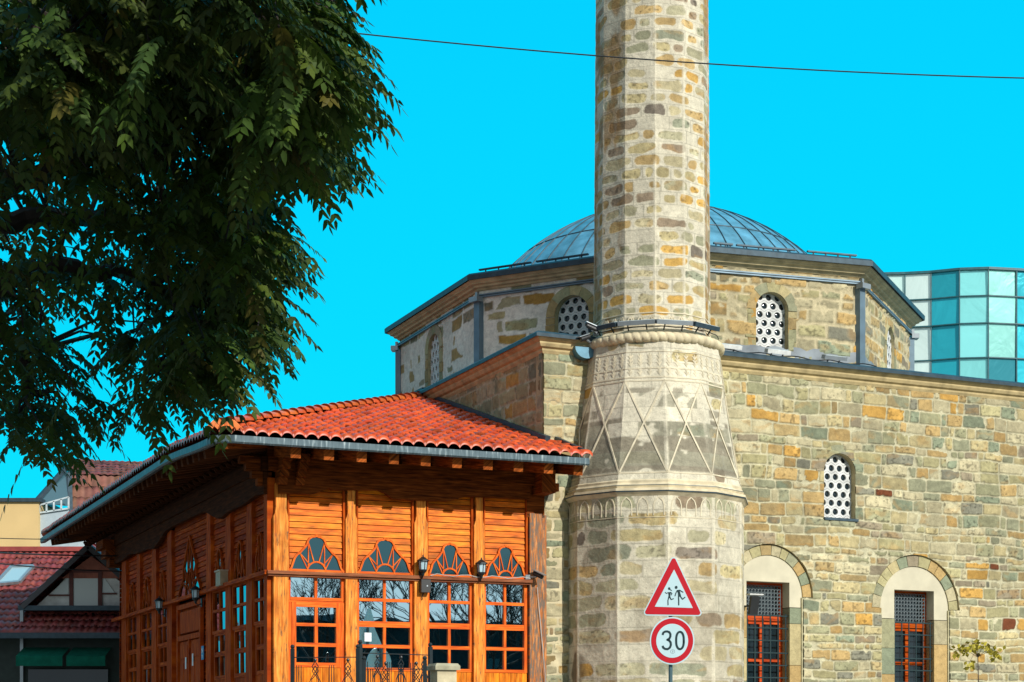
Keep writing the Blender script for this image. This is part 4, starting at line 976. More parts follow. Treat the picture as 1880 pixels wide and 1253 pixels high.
for k in range(9):
    a0 = math.radians(-150 + k * 20 - 30); a1 = a0 + math.radians(19)
    e0 = Vector((math.cos(a0), math.sin(a0), 0)); e1 = Vector((math.cos(a1), math.sin(a1), 0)); em = (e0 + e1).normalized()
    b.add([cc + Vector((0, 0, .13)), cc + e0 * .30 + Vector((0, 0, -.08)), cc + em * .32 + Vector((0, 0, -.03)), cc + e1 * .30 + Vector((0, 0, -.08)), cc + e0 * .16 + Vector((0, 0, .08)), cc + em * .17 + Vector((0, 0, .115)), cc + e1 * .16 + Vector((0, 0, .08))],
          [(1, 2, 5, 4), (2, 3, 6, 5), (4, 5, 0), (5, 6, 0)], None, (1.1, 2.2, 2.2))
b.build('corner_fan_tile', M_TILE, porch)
# far hip
b = MB(); b.tube([PV(-O_, BE, 6.72), PV(AW, BE - AP - O_, ZA + .06)], .1, 8); b.tube([PV(AW, AP, ZA + .06), PV(AW, BE - AP - O_, ZA + .06)], .1, 8); b.build('hip_tiles', M_TILE, porch)
# lead flashing against the mosque wall
b = MB(); b.bar(PV(AW - .03, -.25, zfront(-.25) + .12), PV(AW - .03, AP + .1, ZA + .14), .1, .12); b.bar(PV(AR, -O_, zfront(-O_) + .07), PV(AR, .15, zfront(.15) + .12), .06, .07); b.bar(PV(AW - .02, AP, ZA + .2), PV(AW - .02, BE - AP - O_, ZA + .2), .1, .1)
b.bar(PV(AR, .1, zfront(.1) + .1), PV(AW - .05, .1, zfront(.1) + .1), .1, .1)
b.build('lead_flashing', M_LEADEDGE, porch)
# gutter
gp = [PV(AR + .03, -O_ - .03, 0), PV(-O_ - .03, -O_ - .03, 0)] 
zf = 6.43
path = [PV(AR + .03, -O_ - .03, zf)] + [PV(x, -O_ - .03, zf) for x in (3, 1, 0)] + [PV(-O_ + .25, -O_ - .03, zf), PV(-O_ + .0, -O_ + .08, zf + .0)]
sd_ = [-v] * 5 + [(-v - u).normalized()]
for y in (-.85, -.3, .4, 1.1, 1.8, 2.6, 5, 9, BE): path.append(PV(-O_ - .03, y, zl0(y) - .085)); sd_.append(-u)
b = MB(); b.sweep(path, [(-.06, .03), (-.06, -.085), (.035, -.105), (.06, -.08), (.065, .02), (.045, .025), (.04, -.06), (-.03, -.06)], True, 1.0, sd_); b.build('gutter', M_GUTTER, porch)
# soffit and rafters
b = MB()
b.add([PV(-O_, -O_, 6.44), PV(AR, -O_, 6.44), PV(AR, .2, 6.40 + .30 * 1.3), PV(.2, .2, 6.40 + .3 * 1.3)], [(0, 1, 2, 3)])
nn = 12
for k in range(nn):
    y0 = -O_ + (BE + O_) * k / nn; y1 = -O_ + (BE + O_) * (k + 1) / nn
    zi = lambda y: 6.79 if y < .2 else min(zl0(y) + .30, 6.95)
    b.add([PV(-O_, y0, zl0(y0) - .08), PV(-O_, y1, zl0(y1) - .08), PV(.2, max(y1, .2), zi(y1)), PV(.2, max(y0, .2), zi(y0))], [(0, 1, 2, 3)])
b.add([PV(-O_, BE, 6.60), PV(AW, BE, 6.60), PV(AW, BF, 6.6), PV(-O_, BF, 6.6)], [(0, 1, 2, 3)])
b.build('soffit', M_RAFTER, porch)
b = MB(); b.bar(PV(-O_ + .1, -O_ + .1, 6.32), PV(.1, .1, 6.6), .16, .15, t=1.5); b.build('rafter', M_DARKWOOD, porch)
x = .08
while x < AW + .2:
    b = MB(); b.bar(PV(x, -O_ + .10, 6.27), PV(x, .1, 6.27 + .2), .17, .19, t=random.uniform(1.5, 2.6)); b.box(PV(x, -O_ + .5, 6.36), .05, .3, .055, u, v, t=1.3) if 0 else None
    b.build('rafter', M_RAFTER if False else M_DARKWOOD, porch); x += .56
y = .1
while y < BE - .2:
    b = MB(); b.bar(PV(-O_ + .10, y, zl0(y) - .20), PV(.1, y, zl0(y) + .02), .13, .16, t=random.uniform(1.2, 2.4))
    # carved curl at the tail
    b.tube([PV(-.35, y, zl0(y) - .16), PV(-.3, y, zl0(y) - .20), PV(-.2, y, zl0(y) - .21), PV(-.1, y, zl0(y) - .17)], [.03, .06, .06, .03], 6)
    b.build('rafter', M_RAFTER, porch); y += .42
# corner corbels
for (bx, by, ax) in ((.12, -.18, u), (.42, -.18, u), (-.18, .12, v)):
    b = MB()
    for k in range(4):
        d = -v if ax is u else -u
        b.box(PV(bx if ax is u else 0, 0 if ax is u else by, 5.93 + k * .12) + d * (.12 + .05 * k), .075, .12 + .05 * k, .058, ax, d, t=(1.0 + .5 * (k == 0)))
    b.build('corbel', M_DARKWOOD, porch)
b = MB()
for k in range(3): b.box(PV(-.05, BF + .1, 5.75 + k * .2) - v * -.0, .2 + .1 * k, .2 + .12 * k, .1, u, v)
b.build('corbel', M_DARKWOOD, porch)
b = MB(); b.box(PV(AW - .12, -.22, 6.14), .13, .28, .2, u, v, t=1.3); b.box(PV(AW + .02, -.25, 6.05), .08, .2, .07, u, v, t=1.8); b.build('corbel', M_DARKWOOD, porch)

# ================================================================== small things on the porch
def lantern(fr, a, z, out, label, side=1):
    c = fr.P(a, z, out + .13); t = empty('wall_lantern', c, label, 'lantern', 'lanterns on the porch posts')
    b = MB(); b.lathe(c, [(.0, .20), (.012, .19), (.012, .165), (.03, .155), (.05, .14), (.105, .10), (.11, .085), (.0, .085)], 8); b.build('lantern_roof', M_IRON, t)
    b = MB(); b.lathe(c, [(.075, .085), (.06, -.06)], 6); b.build('glass', simple('lantern_glass', (.45, .62, .68), .25, noise=.2), t)
    b = MB()
    for k in range(6):
        an = math.pi * k / 3; e = Vector((math.cos(an), math.sin(an), 0)); b.tube([c + e * .078 + Vector((0, 0, .085)), c + e * .063 + Vector((0, 0, -.06))], .008, 4)
    b.lathe(c, [(.0, -.06), (.07, -.06), (.06, -.09), (.03, -.12), (.02, -.16), (.0, -.18)], 8); b.build('lantern_frame', M_IRON, t)
    b = MB(); b.tube([c + Vector((0, 0, -.15)), c + Vector((0, 0, -.2)) - fr.N * .04, fr.P(a, z - .17, out + .01)], .012, 6); b.box(fr.P(a, z - .15, out + .012), .035, .012, .08, fr.U, fr.N); b.build('bracket', M_IRON, t)
zf_ = lambda fr, px, py, o=0: fr.z(px, py, o)
lantern(FF, FF.a(776, .2), FF.z(776, 1040, .2), OUT, 'black lantern on the front porch post above the black box')
lantern(FF, FF.a(883, .2), FF.z(883, 1045, .2), OUT, 'black lantern on the front porch post furthest right')
lantern(FS, FS.a(361, .2), FS.z(361, 1092, .2), OUT, 'black lantern right of the pointed fan window on the side wall')
lantern(FS, FS.a(294, .2), FS.z(294, 1112, .2), OUT, 'black lantern left of the side door of the porch')
a, z = FF.a(778, .1), FF.z(778, 1077, .1)
t = empty('speaker_box', FF.P(a, z, OUT), 'small black speaker box hanging on a front post under a lantern', 'speaker')
b = MB(); b.box(FF.P(a, z, OUT + .07), .085, .06, .11, FF.U, FF.N); b.build('housing', M_BLACK, t)
b = MB(); b.box(FF.P(a + .02, z, OUT + .133), .012, .003, .012, FF.U, FF.N); b.build('badge', M_GREYMETAL, t)
b = MB(); b.tube([FF.P(a, z - .1, OUT + .02), FF.P(a - .04, z - .18, OUT + .03), FF.P(a - .03, z - .23, OUT + .02)], .008, 5); b.build('cable', M_BLACK, t)
def cctv(c, d, label, arm):
    t = empty('security_camera', c, label, 'camera'); d = d.normalized(); X = d.cross(Vector((0, 0, 1))).normalized(); Z = X.cross(d)
    b = MB(); b.tube([c - d * .1, c + d * .1], .042, 10); b.build('camera_body', M_BLACK, t)
    b = MB(); b.tube([c + d * .1, c + d * .105], .03, 10); b.build('lens', M_DGLASS, t)
    b = MB(); b.box(c + Z * .05 + d * .01, .05, .13, .007, X, d, Z); b.build('sun_shield', M_GREYMETAL, t)
    b = MB(); b.tube([c - d * .02 - Z * .04, arm], .02, 6); b.box(arm, .04, .04, .04); b.build('bracket', M_GREYMETAL, t)
a = FF.a(988, .25); c = FF.P(a, FF.z(988, 1056, .25), .25); cctv(c, Vector((.8, -.6, -.45)), 'grey security camera at the right end of the porch rail', c + Vector((-.18, .12, -.03)))
b = MB(); pts = [FF.P(fa[5] + .02, RZ + .03, OUT + .08)]
for k in range(1, 14): f_ = k / 13; pts.append(FF.P(fa[5] + (fa[8] - fa[5]) * f_, RZ + .05 + .02 * math.sin(k * 1.7), OUT + .075))
b.tube(pts, .008, 5); b.tube([FF.P(fa[8] + .15, RZ - .1, OUT + .03), FF.P(fa[8] + .22, 3.6, OUT + .03), FF.P(fa[8] + .36, 2.2, OUT + .03)], .008, 5)
tag(b.build('power_cable', simple('pale_cable', (.45, .42, .38), .6)), 'thin pale cable running along the porch rail and down the end post', 'cable')
a = FS.a(406, .15); z = FS.z(406, 1063, .15)
t = empty('junction_box', FS.P(a, z, 0), 'beige box on the side wall rail between two fan windows', 'box')
b = MB(); b.box(FS.P(a, z, .12), .17, .09, .13, FS.U, FS.N); b.build('housing', simple('beige_paint', (.42, .33, .2), .6), t)
b = MB(); b.box(FS.P(a, z + .14, .12), .19, .11, .012, FS.U, FS.N); b.build('lid', simple('beige_lid', (.5, .42, .3), .6), t)
a = FS.a(371.5, .1); z = FS.z(371.5, 1199, .1)
t = MB(); t.prism([(a - .09, z - .13), (a + .09, z - .13), (a + .09, z + .13), (a - .09, z + .13)], FS, OUT, OUT + .01); plate = t.build('number_plate', simple('blue_enamel', (.03, .17, .42), .35, noise=.05)); tag(plate, 'small blue plate on the post beside the side door', 'plate')
t = MB(); 
for x0, z0, x1, z1 in ((-.05, .09, -.05, .0), (.05, .09, .05, 0), (-.05, .0, .05, .09), (-.05, -.05, .05, -.05), (-.05, -.08, .03, -.08)): t.bar(FS.P(a + x0, z + z0, OUT + .012), FS.P(a + x1, z + z1, OUT + .012), .014, .004, FS.N)
t.build('plate_marks', M_PAPER, plate)
# notices on the front glass
def notice(px, py, w2, h2, label, top=None):
    a = FF.a(px, .0); z = FF.z(px, py, .0); b = MB(); b.prism([(a - w2, z - h2), (a + w2, z - h2), (a + w2, z + h2), (a - w2, z + h2)], FF, -.012, -.008 + .0)
    o = b.build('notice', M_PAPER); tag(o, label, 'notice')
    if top:
        b = MB(); b.prism([(a - w2 + .002, z + h2 * .15), (a - w2 * .5, z + h2 * .45), (a - w2 * .1, z + h2 * .2), (a + w2 * .4, z + h2 * .5), (a + w2 - .002, z + h2 * .2), (a + w2 - .002, z + h2 - .002), (a - w2 + .002, z + h2 - .002)], FF, -.008, -.006); b.build('blue_band', simple('cyan_print', (.03, .45, .65), .6), o)
    return o
notice(601, 1164, .092, .072, 'white notice with blue top edge taped inside the glazed door', True)
notice(676, 1170, .062, .075, 'small white notice on the second front window')

# ================================================================== things on the minaret and drum
def light_bar(c, X, N, L, label, group, mat=M_GREYMETAL, tilt=-.5):
    t = empty('light_bar', c, label, 'floodlight', group); Zt = (Vector((0, 0, 1)) + N * tilt).normalized(); Nn = X.cross(Zt)
    b = MB(); b.box(c, L / 2, .06, .038, X, Nn, Zt); b.build('housing', mat, t)
    b = MB(); b.box(c + Zt * .040, L / 2 - .03, .05, .004, X, Nn, Zt); b.build('cover_glass', simple('lamp_glass', (.55, .65, .68), .2, noise=.1), t)
    for s in (-.25, .25):
        b = MB(); b.bar(c + X * (L * s) - Zt * .03, c + X * (L * s) - Zt * .12 - N * .06, .02, .02); b.build('bracket', M_IRON, t)
G1 = 'floodlight bars round the foot of the minaret shaft'
for k, (p, lab) in enumerate(((-1.5, 'leftmost grey light bar on the minaret ledge, in shade'), (-.5, 'grey light bar on the minaret ledge, left of the middle'), (.5, 'grey light bar on the minaret ledge, right of the middle'), (1.5, 'dark light bar at the right end of the minaret ledge'))):
    an = math.radians(ROT2 + 30 * (p)); N = Vector((math.sin(an), -math.cos(an), 0)); X = Vector((math.cos(an), math.sin(an), 0))
    light_bar(mc + N * 1.27 + Vector((0, 0, 8.93)), X, N, .66, lab, G1, M_GREYMETAL if abs(p) < 1 else M_LEADEDGE, tilt=.25)
b = MB(); b.tube([mc + Vector((math.sin(math.radians(x)), -math.cos(math.radians(x)), 0)) * (1.2 + .01 * math.sin(x)) + Vector((0, 0, 8.87 + .008 * math.sin(x * .3)))for x in range(-80, 85, 6)], .009, 5)
tag(b.build('power_cable', M_BLACK), 'black cable draped round the minaret under the light bars', 'cable')
G2 = 'floodlight bars at the foot of the drum'
for px, py, lab in ((1338, 637, 'white light bar on the roof edge beside the minaret'), (1428, 645, 'white light bar under the drum lattice window'), (1532, 657, 'grey light bar near the drum corner downpipe')):
    a = FM.a(px, -.02); light_bar(FM.P(a, ZC + .17, -.02), FM.U, FM.N, .52, lab, G2, M_WHITE if px < 1500 else M_GREYMETAL, .3)
b = MB(); b.tube([FM.P(FM.a(px, 0), ZC + .09 + .02 * math.sin(px * .1), .02) for px in range(1320, 1620, 12)], .012, 5)
tag(b.build('power_cable', M_BLACK), 'black cable lying on the roof edge linking three light bars', 'cable')
G3 = 'light strips on the drum cornice'
for px0, px1, i, lab in ((880, 975, 1, 'grey light strip on the drum cornice at its left corner'), (985, 1080, 1, 'grey light strip on the drum cornice just left of the minaret'), (1310, 1345, 2, 'short grey light strip on the drum cornice right beside the minaret'), (1352, 1460, 2, 'grey light strip on the drum cornice under the dome edge'), (1482, 1572, 2, 'grey light strip on the drum cornice at its right corner')):
    fr = Frame(tips[i], tips[i + 1] - tips[i], Vector(((tips[i + 1] - tips[i]).y, -(tips[i + 1] - tips[i]).x, 0)))
    a0, a1 = fr.a(px0, -.35), fr.a(px1, -.35); t = empty('light_strip', fr.P(a0, ZD + .1, -.35), lab, 'light strip', G3)
    b = MB(); b.bar(fr.P(a0, ZD + .17, -.35), fr.P(a1, ZD + .17, -.35), .06, .03); b.build('housing', M_LEADEDGE, t)
    for k in range(4):
        a = a0 + (a1 - a0) * (k + .5) / 4; b = MB(); b.bar(fr.P(a, ZD + .07, -.35), fr.P(a, ZD + .16, -.35), .03, .03); b.build('bracket', M_LEADEDGE, t)
# loudspeaker/camera cluster and lead scoop left of the rope moulding
c = at(1070, 641, 33.2)
b = MB(); pr = []
for k in range(13):
    an = math.pi * k / 12; pr.append((-.22 * math.cos(an), -.2 * math.sin(an)))
X = Vector((.92, .38, 0)); Nn = Vector((.38, -.92, 0))
frc = Frame(c, X, Nn); P_ = [(x, c.z + z) for x, z in pr]; b.prism(P_, frc, -.12, .16, .7)
tag(b.build('rain_scoop', M_LEAD), 'half-round lead rain scoop between the wall corner and the minaret', 'rain scoop')
cctv(at(1074, 621, 32.95), Vector((-.75, -.5, -.35)), 'dark security camera pointing down left beside the minaret', at(1088, 632, 33.1))
cctv(at(1087, 602, 32.9), Vector((-.9, -.2, .35)), 'small camera above another one at the left edge of the minaret', at(1094, 612, 33.1))
# little roof hatch on the left wall coping
hc = FL.P(FL.a(838, -.1), ZC + .12, -.15)
t = empty('skylight_box', hc, 'small pale metal framed hatch on the left wall coping', 'hatch')
b = MB()
for s in (-1, 1): b.bar(hc + v * (.55 * s) - u * .1, hc + v * (.55 * s) + u * .45 + Vector((0, 0, .2)), .04, .04)
b.bar(hc - v * .55 - u * .1, hc + v * .55 - u * .1, .05, .05); b.bar(hc - v * .55 + u * .45 + Vector((0, 0, .2)), hc + v * .55 + u * .45 + Vector((0, 0, .2)), .05, .05); b.build('frame', M_GREYMETAL, t)
b = MB(); b.add([hc - v * .55 - u * .1, hc + v * .55 - u * .1, hc + v * .55 + u * .45 + Vector((0, 0, .2)), hc - v * .55 + u * .45 + Vector((0, 0, .2))], [(0, 1, 2, 3)]); b.build('glass', glass_mat('hatch_glass', (.2, .3, .33), .1, 1.8), t)

# ================================================================== ROAD SIGN
YS = 26.5
sp0 = at(1231, HY, YS); sg_ = empty('road_sign', (sp0.x, sp0.y, 0), 'red and white triangular children sign above round 30 sign on one grey pole', 'road sign')
FSG = Frame((sp0.x, sp0.y - .06), (1, -.06), (-.06, -1))
M_SR = simple('sign_red', (.50, .004, .014), .35, noise=.06); M_SW = simple('sign_white', (.50, .68, .72), .4, noise=.04); M_SK = simple('sign_black', (.008, .03, .035), .4, noise=0)
b = MB(); b.tube([(sp0.x, sp0.y, 0), (sp0.x, sp0.y, FSG.z(1231, 1080))], .03, 12); b.build('pole', simple('galvanised_pole', (.09, .16, .18), .4, metal=.5, noise=.15), sg_)
def rtri(pts, r, n=5):
    o = []
    for i in range(3):
        p = Vector(pts[i]); a_ = (Vector(pts[i - 1]) - p).normalized(); b_ = (Vector(pts[(i + 1) % 3]) - p).normalized()
        half = math.acos(max(-1, min(1, a_.dot(b_)))) / 2; c_ = p + (a_ + b_).normalized() * (r / math.sin(half)); s = p + a_ * (r / math.tan(half)); e = p + b_ * (r / math.tan(half))
        for k in range(n + 1):
            q = (s - c_).lerp(e - c_, k / n).normalized() * r + c_; o.append((q.x, q.y))
    return o
def spx(px, py): return (FSG.a(px), FSG.z(px, py))
T0 = [spx(1178.5, 1130.5), spx(1291.5, 1132), spx(1237, 1016)]
cenT = (sum(p[0] for p in T0) / 3, sum(p[1] for p in T0) / 3)
sc = lambda k: [(cenT[0] + (p[0] - cenT[0]) * k, cenT[1] + (p[1] - cenT[1]) * k) for p in T0]
b = MB(); b.prism(rtri(T0, .045), FSG, 0, .02); tri = b.build('triangle_sign', M_SW, sg_)
b = MB(); b.prism(rtri(sc(.94), .03), FSG, .02, .024); b.build('red_border', M_SR, tri)
b = MB(); b.prism(rtri([(p[0] + 0, p[1]) for p in [(spx(1202, 1114.5)), spx(1272, 1117), spx(1237.5, 1046)]], .004), FSG, .024, .027); b.build('white_field', M_SW, tri)
b = MB()
def zs(x, y): return spx(1170 + x / 5.154, 1010 + y / 5.154)
def limb(pts, w_):
    for i in range(len(pts) - 1):
        p, q = zs(*pts[i]), zs(*pts[i + 1]); b.bar(FSG.P(*p, .0285), FSG.P(*q, .0285), w_, .003, FSG.N)
        b.prism([(q[0] + w_ / 2 * math.cos(t * math.pi / 4), q[1] + w_ / 2 * math.sin(t * math.pi / 4)) for t in range(8)], FSG, .027, .0298)
def disc(x, y, r): 
    p = zs(x, y); b.prism([(p[0] + r * math.cos(t * math.pi / 8), p[1] + r * 1.1 * math.sin(t * math.pi / 8)) for t in range(16)], FSG, .027, .0305)
disc(302, 367, .017); disc(368, 356, .02); limb([(308, 375), (324, 386)], .012)
b.prism([zs(*p) for p in ((290, 402), (318, 400), (312, 440), (318, 458), (290, 458), (296, 432))], FSG, .027, .0295)
limb([(292, 404), (278, 414), (264, 404)], .011); limb([(316, 402), (328, 414), (322, 428)], .011); limb([(296, 456), (290, 480), (291, 522)], .014); limb([(310, 452), (320, 472), (342, 463)], .014)
b.prism([zs(*p) for p in ((372, 382), (398, 378), (412, 428), (414, 440), (386, 448), (384, 410))], FSG, .027, .0295)
limb([(378, 386), (366, 408), (357, 436)], .014); limb([(398, 381), (415, 392), (432, 402)], .014); limb([(390, 444), (392, 480), (392, 522)], .017); limb([(406, 440), (428, 468), (450, 450)], .016)
b.build('running_children', M_SK, tri)
cR = spx(1234, 1177)
rad = FSG.a(1275) - FSG.a(1234)
def circ(r, n=48): return [(cR[0] + r * math.cos(2 * math.pi * t / n), cR[1] + r * 1.07 * math.sin(2 * math.pi * t / n)) for t in range(n)]
b = MB(); b.prism(circ(rad), FSG, 0, .02); rnd = b.build('round_sign', M_SW, sg_)
b = MB(); b.prism(circ(rad * .94), FSG, .02, .024); b.build('red_border', M_SR, rnd)
b = MB(); b.prism(circ(rad * .715), FSG, .024, .027); b.build('white_field', M_SW, rnd)
b = MB()
def zs2(pts, w_): 
    for i in range(len(pts) - 1): b.bar(FSG.P(*zs(*pts[i]), .029), FSG.P(*zs(*pts[i + 1]), .029), w_, .003, FSG.N)
    for p in pts[1:-1]:
        q = zs(*p); b.prism([(q[0] + w_ / 2 * math.cos(t * math.pi / 4), q[1] + w_ / 2 * math.sin(t * math.pi / 4)) for t in range(8)], FSG, .0275, .0302)
three = [(240, 806), (246, 785), (262, 774), (284, 772), (304, 780), (314, 798), (313, 822), (302, 842), (284, 851), (302, 858), (316, 876), (318, 902), (308, 926), (288, 940), (264, 938), (246, 926), (240, 908)]
zs2(three, .030); b.build('digit', M_SK, rnd); b = MB()
ze = [(404 + 36 * math.cos(t) * (1), 858 + 82 * math.copysign(abs(math.sin(t)) ** .75, math.sin(t))) for t in [2 * math.pi * k / 28 for k in range(30)]]
zs2(ze, .030)
b.build('digit', M_SK, rnd)
b = MB(); 
for k in range(16): t0, t1 = 2 * math.pi * k / 16, 2 * math.pi * (k + 1) / 16; b.bar(FSG.P(*zs(334 + 20 * math.cos(t0), 963 + 18 * math.sin(t0)), .028), FSG.P(*zs(334 + 20 * math.cos(t1), 963 + 18 * math.sin(t1)), .028), .003, .001, FSG.N)
b.bar(FSG.P(*zs(330, 955), .028), FSG.P(*zs(340, 962), .028), .004, .001, FSG.N); b.bar(FSG.P(*zs(340, 962), .028), FSG.P(*zs(330, 972), .028), .004, .001, FSG.N); b.build('sticker_mark', M_SK, rnd)
b = MB(); b.bar((sp0.x, sp0.y - .03, FSG.z(1234, 1134) + .02), (sp0.x, sp0.y - .03, FSG.z(1234, 1134) - .06), .06, .03); b.build('clamp', M_IRON, sg_)

# ================================================================== RAILING, PILLAR
def rail_section(p0, p1, ztop, zfill, label, ring=True):
    p0 = Vector(p0); p1 = Vector(p1); L = (p1 - p0).length; U = (p1 - p0).normalized(); N = Vector((U.y, -U.x, 0)); fr = Frame(p0, U, N)
    t = empty('iron_railing', (p0.x, p0.y, 0), label, 'railing', 'wrought iron railings in front of the porch')
    for a in (0, L):
        b = MB(); b.box(fr.P(a, ztop / 2), .028, .028, ztop / 2, U, N); b.lathe(fr.P(a, ztop), [(0, .07), (.022, .065), (.034, .04), (.034, .03), (.022, .01), (.03, 0), (.03, -.01)], 10); b.build('post', M_IRON, t)
    b = MB(); b.bar(fr.P(0, ztop - .13), fr.P(L, ztop - .13), .012, .014); b.bar(fr.P(0, zfill - .42), fr.P(L, zfill - .42), .03, .02); b.bar(fr.P(0, .9), fr.P(L, .9), .03, .02); b.build('rail', M_IRON, t)
    b = MB(); n = max(2, round(L / .5)); s = L / n
    for k in range(n):
        c = (k + .5) * s
        for q in (-.035, 0, .035): b.bar(fr.P(k * s + .1 + q, .9), fr.P(k * s + .1 + q, zfill), .012, .012)
        cc = c + .1
        for sg in (-1, 1):
            for off in (0, .035):
                pts = [(cc, zfill + .06 - off * 2), (cc + sg * (.05 + off * .0), zfill - .02 - off * 2), (cc - sg * .05, zfill - .18 - off), (cc - sg * (.09 - off), zfill - .27), (cc - sg * (.09 - off), .9)]
                for i in range(len(pts) - 1): b.bar(fr.P(*pts[i]), fr.P(*pts[i + 1]), .012, .012)
        b.lathe(fr.P(cc, zfill + .06), [(0, .05), (.02, .04), (.026, .02), (.02, 0), (0, -.01)], 8)
    b.build('balusters', M_IRON, t)
Yr = 28.6
p0, p1, p2 = at(537, HY, Yr), at(657, HY, Yr - .1), at(790, HY, Yr + .7)
zt1 = CH + (HY - 1192) * Yr / F; zf1 = CH + (HY - 1222) * Yr / F
for p in (p0, p1, p2): p.z = 0
rail_section(p0, p1, zt1, zf1, 'black iron railing section with twisted balusters before the glazed door')
rail_section(p1 + (p2 - p1) * .03, p2, CH + (HY - 1184) * Yr / F, zf1 + .06, 'black iron railing section ending beside the stone gate pillar')
q0, q1 = at(668, HY, 27.9), at(780, HY, 27.9); q0.z = q1.z = 0
rail_section(q0, q1, CH + (HY - 1213) * 27.9 / F, CH + (HY - 1228) * 27.9 / F, 'lower black iron railing in front, left of the stone pillar')
pc = at(814, HY, 28.0); pc.z = 0; t = empty('stone_pillar', pc, 'pale stone gate pillar with flat cap beside the iron railing', 'pillar')
zt = CH + (HY - 1219) * 28 / F
X = Vector((.92, .38, 0)); Y = Vector((-.38, .92, 0))
b = MB(); b.box(pc + Vector((0, 0, (zt - .1) / 2)), .155, .155, (zt - .1) / 2, X, Y, t=(1.02, 1.02, 1.05)); b.build('shaft', M_TRIM, t)
b = MB(); c = pc + Vector((0, 0, zt)); vs = []
for z, h in ((-.1, .2), (-.04, .2), (0, .17)):
    for i, j in ((-1, -1), (1, -1), (1, 1), (-1, 1)): vs.append(c + X * (i * h) + Y * (j * h) + Vector((0, 0, z)))
b.add(vs, [(3, 2, 1, 0), (8, 9, 10, 11)] + [(r * 4 + k, r * 4 + (k + 1) % 4, r * 4 + 4 + (k + 1) % 4, r * 4 + 4 + k) for r in (0, 1) for k in range(4)], None, (.72, .78, .85)); b.build('cap', M_TRIM, t)

# ================================================================== SAPLING at the right wall
M_YLEAF = simple('yellow_leaf', (.42, .36, .03), .6, noise=.5, scale=20); M_TWIG = simple('twig', (.06, .04, .03), .9)
sx = at(1795, HY, 34.5); sx.z = 0; t = empty('sapling', sx, 'thin sapling with yellow green leaves before the wall at bottom right', 'sapling')
zt = CH + (HY - 1195) * 34.5 / F
b = MB(); top = Vector((sx.x, sx.y, zt)); b.tube([sx, sx + Vector((.03, 0, zt * .6)), top], [.02, .014, .006], 6)
br = [(-.42, .0), (-.25, .06), (.3, .03), (.12, .12), (-.1, .1), (.38, -.05), (-.18, -.25), (.05, -.15)]
for dx, dz in br: b.tube([top + Vector((0, 0, -.12)), top + Vector((dx * .5, -.05, dz * .3)), top + Vector((dx, -.05, dz))], [.006, .005, .003], 4)
b.build('trunk', M_TWIG, t)
b = MB(); r = random.Random(3)
for dx, dz in br[:-2] + [(-.18, -.25), (.0, .05)]:
    for k in range(13):
        c = top + Vector((dx * r.uniform(.7, 1.05) + r.uniform(-.09, .09), -.05 + r.uniform(-.1, .1), dz + r.uniform(-.09, .07))); d = Vector((r.uniform(-1, 1), r.uniform(-.5, .5), r.uniform(-1, .3))).normalized(); s_ = d.cross(Vector((r.random(), 1, r.random()))).normalized(); l = r.uniform(.08, .13)
        b.add([c, c + d * l * .5 + s_ * l * .35, c + d * l, c + d * l * .5 - s_ * l * .35], [(0, 1, 2, 3)])
b.build('leaves', M_YLEAF, t)

# ================================================================== GLASS OFFICE BUILDING
YG = 78.0
gb_ = empty('glass_office_building', at(1800, HY, YG) * 1.0 - Vector((0, 0, CH)), 'curved office building clad in cyan mirror glass beyond the mosque', 'building')
xs = [1570, 1618, 1661, 1709, 1761, 1814, 1866, 1920, 1975, 2030]
tops = [504, 503, 501, 499.5, 496, 494, 497, 499, 503, 508]; ys = [502, 551, 599, 660, 722, 785, 850]
dep = [1.012, 1.010, 1.009, 1.006, 1.0, .998, 1.001, 1.005, 1.01, 1.015]
tints = {0: (.60, .90, .84), 1: (.66, .92, .84), 2: (.78, .95, .88), 3: (.03, .48, .58), 4: (.28, .80, .78), 5: (.34, .78, .70), 6: (.03, .48, .58), 7: (.15, .6, .7), 8: (.3, .8, .8)}  # reflections painted in: each column's colour stands for what it mirrors
ztop = CH + (HY - 495) * YG / F; fh = 1.24
pl_ = [Vector(((x - CX) * YG * d / F, YG * d, 0)) for x, d in zip(xs, dep)]
mg = {}
def glasspane(col, k):
    m, n, b_ = newmat('mirror_glass'); b_.inputs['Base Color'].default_value = (*col, 1); b_.inputs['Metallic'].default_value = .55; b_.inputs['Roughness'].default_value = .12; return m
tops_z = ztop
b = MB()
zlev = [ztop, ztop - 1.15, ztop - 2.3, ztop - 3.75, ztop - 5.2, ztop - 6.65, ztop - 8.1, 0]
gm = {}
